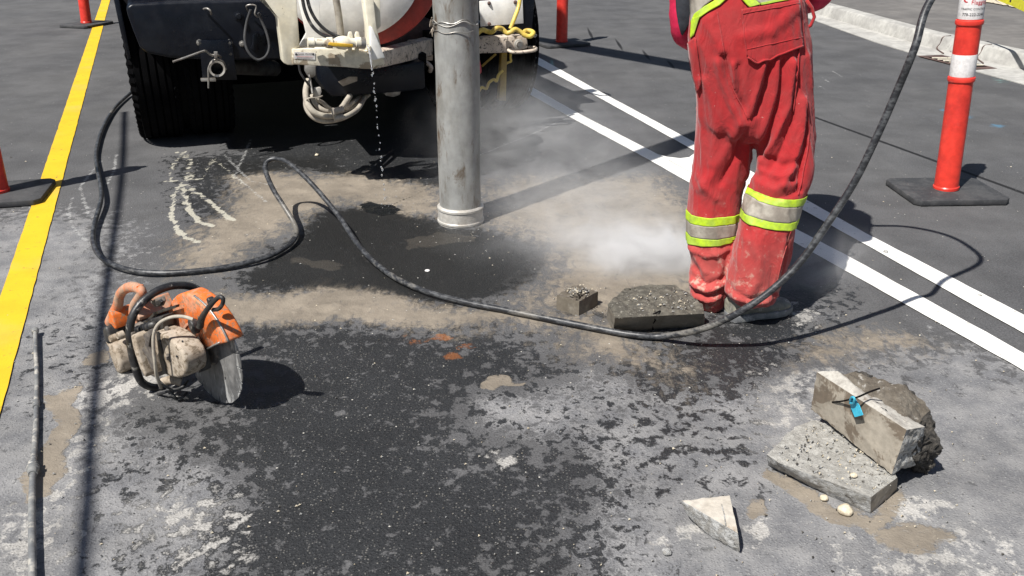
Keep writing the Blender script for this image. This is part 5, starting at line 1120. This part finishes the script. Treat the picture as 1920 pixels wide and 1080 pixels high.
wv = q.math('ADD', q.math('MULTIPLY', cr, 2.2), q.math('MULTIPLY', nc, .16)); q.bump(wv, .5, .008)
mt['cloth_red'] = q.done(c, .88, 0, .2); q.b.inputs['Sheen Weight'].default_value = .18; q.b.inputs['Sheen Roughness'].default_value = .5
cm.materials.clear(); cm.materials.append(mt['cloth_red'])
for p_ in cm.polygons: p_.use_smooth = True
bvh = BVHTree.FromPolygons([v.co.copy() for v in cm.vertices], [tuple(p_.vertices) for p_ in cm.polygons])
vn = [v.normal.copy() for v in cm.vertices]; polys = [tuple(p_.vertices) for p_ in cm.polygons]; vco = [v.co.copy() for v in cm.vertices]
def snorm(idx, p):
    n_ = Vector((0, 0, 0))
    for i in polys[idx]: n_ += vn[i]/max((vco[i]-p).length, .001)
    return n_.normalized()
def fin(o): o.data.transform(Matrix.Translation((-WX, -WY, 0))); o.parent = person; return o
cov = fin(link(bpy.data.objects.new('coveralls', cm)))
def drape(name, A_, B_, n, mat, off=.004, m_=None, tree=None, th=.002):
    """cloth patch between two picture outlines, laid on the coveralls"""
    A_ = [Vector((*p, 0)) for p in A_]; B_ = [Vector((*p, 0)) for p in B_]; k = len(A_)
    rows_ = (k-1)*8; V = {}; VV = []; F = []
    for i in range(rows_+1):
        t = i/8; i0 = min(int(t), k-2); f = t-i0; a = A_[i0].lerp(A_[i0+1], f); b = B_[i0].lerp(B_[i0+1], f)
        for j_ in range(n+1):
            p = a.lerp(b, j_/n); d = ray(p.x, p.y).normalized(); h, nn_, idx, _ = (tree or bvh).ray_cast(C0, d)
            if h is not None:
                nm_ = snorm(idx, h) if tree is None else nn_
                V[i, j_] = len(VV); VV.append(h+nm_*off)
    for i in range(rows_):
        for j_ in range(n):
            q4 = [(i, j_), (i+1, j_), (i+1, j_+1), (i, j_+1)]
            if all(x in V for x in q4): F.append(tuple(V[x] for x in q4))
    o = mesh(name, VV, F, mat, None, True); sm = o.modifiers.new('s', 'SOLIDIFY'); sm.thickness = th; sm.offset = 0
    return fin(o)
def band(name, zl, zr, xl, xr, z2l, z2r, cyl, mat, off=.0035, hw=.1, hd=.1):
    """ring round a leg between two tilted heights, snapped to the cloth"""
    V = []; F = []; ns = 96; rows_ = 9; cx = (xl+xr)/2
    for r_ in range(rows_+1):
        t = r_/rows_
        for k in range(ns):
            a = 2*math.pi*k/ns; dirv = Vector((math.sin(a), -math.cos(a), 0)); xx = cx+hw*math.sin(a)
            f = (xx-xl)/(xr-xl); z = (zl+(zr-zl)*f)*(1-t)+(z2l+(z2r-z2l)*f)*t
            o_ = Vector((cx, cyl, z)); h, nn_, idx, _ = bvh.ray_cast(o_, dirv, .3)
            if h is None or (h-o_).length > .16: h = o_+dirv*hd; nm_ = dirv
            else: nm_ = snorm(idx, h)
            V.append(h+nm_*off)
    for r_ in range(rows_):
        for k in range(ns): l = (k+1) % ns; F.append((r_*ns+k, r_*ns+l, (r_+1)*ns+l, (r_+1)*ns+k))
    o = mesh(name, V, F, mat, None, True); sm = o.modifiers.new('s', 'SOLIDIFY'); sm.thickness = .002; sm.offset = 0; return fin(o)
def legband(Y, rowsb, cyl):
    for (l0, r0, l1, r1, m_, nm) in rowsb:
        a, b, c_, d_ = PY(*l0, Y), PY(*r0, Y), PY(*l1, Y), PY(*r1, Y)
        band(nm, a.z, b.z, a.x, b.x, c_.z, d_.z, cyl, mt[m_], .0035 if m_ == 'lime' else .003, (b.x-a.x)/2, (b.x-a.x)/2)
legband(3.12, [((1291, 411), (1380, 404), (1292, 427), (1380, 419), 'lime', 'lime_band'), ((1292, 427), (1380, 419), (1294, 450), (1379, 444), 'silver', 'silver_band'), ((1294, 450), (1379, 444), (1296, 465), (1379, 454), 'lime', 'lime_band')], 3.2)
legband(2.99, [((1396, 370), (1503, 379), (1394, 380), (1500, 393), 'lime', 'lime_band'), ((1394, 380), (1500, 393), (1390, 409), (1492, 420), 'silver', 'silver_band'), ((1390, 409), (1492, 420), (1387, 422), (1489, 433), 'lime', 'lime_band')], 3.07)
# pockets, seams and upper tapes
pk = drape('rear_pocket', [(1390, 17), (1392, 45), (1396, 75), (1402, 106), (1421, 119)], [(1496, 1), (1498, 30), (1500, 60), (1503, 84), (1503, 88)], 24, mt['cloth_red'], .009, th=.004)
def seam(pts, r=.0022, off=.004, mat=None, nm='seam'):
    out = []
    for p in catmull([Vector((*p, 0)) for p in pts], 8):
        h, nn_, idx, _ = bvh.ray_cast(C0, ray(p.x, p.y).normalized())
        if h is not None: out.append(h+snorm(idx, h)*off)
    if len(out) > 2: V, F = tube_data(out, r, 6); fin(mesh(nm, V, F, mat or mt['cloth_red'], None, True))
seam([(1402, 106), (1421, 118), (1455, 104), (1501, 86)], .0035, .011, nm='pocket_hem'); seam([(1390, 17), (1394, 60), (1402, 106)], .0022, .011, nm='pocket_hem'); seam([(1391, 26), (1440, 17), (1494, 9)], .0018, .012, nm='pocket_hem')
seam([(1400, 92), (1445, 82), (1500, 70)], .002, .011, nm='pocket_hem')
seam([(1345, 22), (1352, 60), (1360, 110), (1372, 160), (1402, 222)], .002, .002); seam([(1306, 72), (1311, 120), (1316, 155)], .003, .005, nm='side_pocket_seam')
seam([(1498, 84), (1492, 140), (1486, 210)], .003, .005, nm='side_pocket_seam'); seam([(1511, 180), (1516, 260), (1505, 330), (1496, 366)], .002, .003)
seam([(1482, 432), (1468, 480), (1458, 520), (1448, 552)], .002, .003)
drape('side_pocket', [(1293, 80), (1296, 110), (1302, 145), (1310, 172)], [(1305, 70), (1311, 105), (1316, 140), (1317, 158)], 6, mt['cloth_red'], .007, th=.004)
drape('lime_tape', [(1298, 40), (1304, 26), (1322, 12), (1338, 3), (1352, -8)], [(1300, 58), (1308, 38), (1330, 22), (1350, 10), (1368, -6)], 6, mt['lime'], .006)
drape('lime_tape', [(1299, 42), (1302, 32), (1306, 34)], [(1297, 72), (1304, 66), (1316, 28)], 6, mt['lime'], .0075)
drape('silver_tape', [(1296, -10), (1296, 15), (1297, 42)], [(1350, -10), (1320, 12), (1300, 34)], 8, mt['silver'], .0045)
drape('lime_tape', [(1388, -3), (1396, 6), (1405, 14)], [(1408, -8), (1418, 2), (1425, 9)], 6, mt['lime'], .0075)
drape('silver_tape', [(1410, -10), (1416, 0), (1425, 8)], [(1490, -14), (1480, -6), (1470, 1)], 10, mt['silver'], .005)
drape('lime_tape', [(1424, 6), (1426, 10)], [(1478, -4), (1478, 1)], 10, mt['lime'], .0085)
# loose side strap at the right hip
V, F = tube_data([PY(x, y, 3.17) for x, y in ((1512, 0), (1522, 15), (1527, 32), (1520, 48), (1506, 56))], .006, 8); fin(mesh('side_strap', V, F, mt['cloth_red'], None, True))
# sleeves
el = Vector(JV[J['el']]); sh1 = Vector(JV[J['sl']])
def sleeve(name, pts, r, sd):
    c = catmull(pts, 10); k = len(r)-1; rr = [float(np.interp(i/(len(c)-1)*k, range(k+1), r)) for i in range(len(c))]
    V, F = tube_data(c, rr, 28); V2 = []
    for i, v in enumerate(V):
        a = c[min(i//28, len(c)-1)]; d = (v-a); V2.append(a+d*(1+.09*mnoise.noise(Vector((v.x*14+sd, v.y*14, v.z*38)))))
    return V2, F
sv_, sf_ = sleeve('l', [sh1, sh1.lerp(el, .5)+Vector((-.015, -.01, 0)), PY(1284, 40, 3.36), PY(1290, 66, 3.40), PY(1318, 70, 3.48), Vector(JV[J['wl']])], [.075, .062, .053, .048, .047, .036], 1)
sl_o = fin(mesh('sleeve', sv_, sf_, mt['crimson'], None, True))
svt = BVHTree.FromPolygons([Vector(v) for v in sv_], sf_)
drape('black_sleeve_panel', [(1268, -40), (1268, 0), (1269, 20), (1272, 42), (1277, 62)], [(1302, -40), (1300, 0), (1298, 30), (1292, 44), (1280, 66)], 10, mt['black_cloth'], .003, tree=svt, th=.003)
er = Vector(JV[J['er']]); sv_, sf_ = sleeve('r', [Vector(JV[J['sr']]), Vector(JV[J['sr']]).lerp(er, .5), er, Vector(JV[J['wr']])], [.075, .06, .052, .038], 5)
fin(mesh('sleeve', sv_, sf_, mt['crimson'], None, True))
hd_ = Vector(JV[J['crown']])
lathe('hard_hat', [(.0, .085), (.04, .08), (.08, .06), (.105, .025), (.115, -.01), (.118, -.03), (.15, -.036), (.15, -.041), (.11, -.04)], mt['helmet'], person, 36, Matrix.Translation(hd_+Vector((-WX, -WY+.0, .01))))
# boots
def boot(name, heel, toe, top, rt, parent=person):
    heel, toe, top = Vector(heel), Vector(toe), Vector(top); ax_ = (toe-heel); L = ax_.length; ax_.normalize(); sd = Vector((-ax_.y, ax_.x, 0))
    parts = []; V = []; F = []; ns = 24; st_ = [(0, .036, .08), (.04, .044, .09), (.12, .043, .095), (.2, .043, .085), (.3, .047, .062), (.42, .052, .05), (.52, .048, .045), (.6, .036, .036), (.63, .012, .02)]
    for i, (t, hw, hh) in enumerate(st_):
        c = heel+ax_*(t/.63*L)
        for k in range(ns):
            a = 2*math.pi*k/ns; V.append(c+sd*hw*math.cos(a)+Vector((0, 0, hh*.5+hh*.5*math.sin(a)+.012)))
    for i in range(len(st_)-1):
        for k in range(ns): l = (k+1) % ns; F.append((i*ns+k, i*ns+l, (i+1)*ns+l, (i+1)*ns+k))
    F += [tuple(range(ns)), tuple((len(st_)-1)*ns+k for k in range(ns))]
    shaft = tube_data([heel+ax_*.06+Vector((0, 0, .05)), heel+ax_*.065+Vector((0, 0, .12)), top], [.05, .052, rt], 24)
    m = remesh(name, [(V, F), shaft], .007, 4, lambda co, n_: mnoise.fractal(co*28, .9, 2, 3)*.003)
    m.materials.clear(); m.materials.append(mt['boot'])
    for p_ in m.polygons: p_.use_smooth = True
    o = fin(link(bpy.data.objects.new(name, m)))
    pts = []
    for t, hw in ((-.01, .026), (.02, .042), (.12, .047), (.25, .044), (.4, .056), (.52, .054), (.62, .034), (.65, .012)): pts.append((t/.63*L, hw))
    pl_ = [heel+ax_*t+sd*w2 for t, w2 in pts]+[heel+ax_*t-sd*w2 for t, w2 in pts[::-1]]
    bm = prism_bm([(p.x-WX, p.y-WY) for p in pl_], .001, .028, 'z', .005, 2); so2 = bmobj('sole', bm, mt['boot_sole'], o, True, 40); return o
mt['boot_sole'] = M('boot_sole', (.14, .145, .15), (.22, .225, .22), 20, c3=(.34, .34, .33), s3=36, lo3=.56, hi3=.64, rough=.7, bump=.5)
hR = P(1366, 602); boot('boot', (hR.x, hR.y+.01, 0), (hR.x+.25, hR.y+.10, 0), (PY(1412, 540, 3.07).x, 3.09, .20), .056)
hL = P(1328, 577); boot('boot', (hL.x+.015, hL.y+.05, 0), (hL.x+.05, hL.y+.31, 0), (PY(1335, 540, 3.2).x, 3.2, .16), .045)
bpy.data.objects['boot']['label'] = 'muddy grey rubber boot on the right foot'
# ------------------------------------------------------------------ dust and spray
bm = box_bm(-.75, 1.75, 2.75, 6.3, .012, 1.0); q = N('dust'); q.t.nodes.remove(q.b); out = [n_ for n_ in q.t.nodes if n_.type == 'OUTPUT_MATERIAL'][0]
geo = q.n('ShaderNodeNewGeometry'); pos = geo.outputs['Position']
def gauss(c, s_):
    m1 = q.n('ShaderNodeVectorMath', operation='SUBTRACT'); q.set(m1.inputs[0], pos); m1.inputs[1].default_value = c
    m2 = q.n('ShaderNodeVectorMath', operation='MULTIPLY'); q.set(m2.inputs[0], m1.outputs[0]); m2.inputs[1].default_value = tuple(1/x for x in s_)
    m3 = q.n('ShaderNodeVectorMath', operation='DOT_PRODUCT'); q.set(m3.inputs[0], m2.outputs[0]); q.set(m3.inputs[1], m2.outputs[0])
    return q.math('EXPONENT', q.math('MULTIPLY', m3.outputs['Value'], -1))
gc = P(1235, 503); g2_ = P(1075, 420); g3 = P(1000, 290)
den = None
for c, s_, a in (((gc.x, gc.y, .05), (.24, .12, .085), 20), ((gc.x-.22, gc.y+.1, .06), (.28, .20, .09), 4), ((g2_.x, g2_.y, .10), (.44, .5, .15), 1.35), ((g3.x, g3.y-.3, .22), (.5, .45, .24), .85), ((P(1530, 520).x, P(1530, 520).y-.1, .08), (.16, .12, .12), 2.2)):
    g = q.math('MULTIPLY', gauss(c, s_), a); den = g if den is None else q.math('ADD', den, g)
mp = q.n('ShaderNodeMapping'); q.set(mp.inputs['Vector'], pos); mp.inputs['Scale'].default_value = (1, 1, 1.6); mp.inputs['Rotation'].default_value = (0, .5, .4)
nz = q.noise(4.2, 5, .62, mp.outputs[0], 1.1); den = q.math('MULTIPLY', den, q.mapr(nz, .34, .70, .28, 1.6)); den = q.math('MAXIMUM', q.math('SUBTRACT', den, .05), 0)
pv = q.n('ShaderNodeVolumePrincipled'); pv.inputs['Color'].default_value = (.985, .985, .99, 1); q.set(pv.inputs['Density'], den); pv.inputs['Anisotropy'].default_value = 0
q.t.links.new(pv.outputs[0], out.inputs['Volume'])
o = bmobj('dust_cloud', bm, q.m, None); tag(o, 'pale cloud of dust drifting low over the mud beside the worker', 'dust', kind='stuff')
q.m.cycles.volume_step_rate = .35 if hasattr(q.m.cycles, 'volume_step_rate') else 1
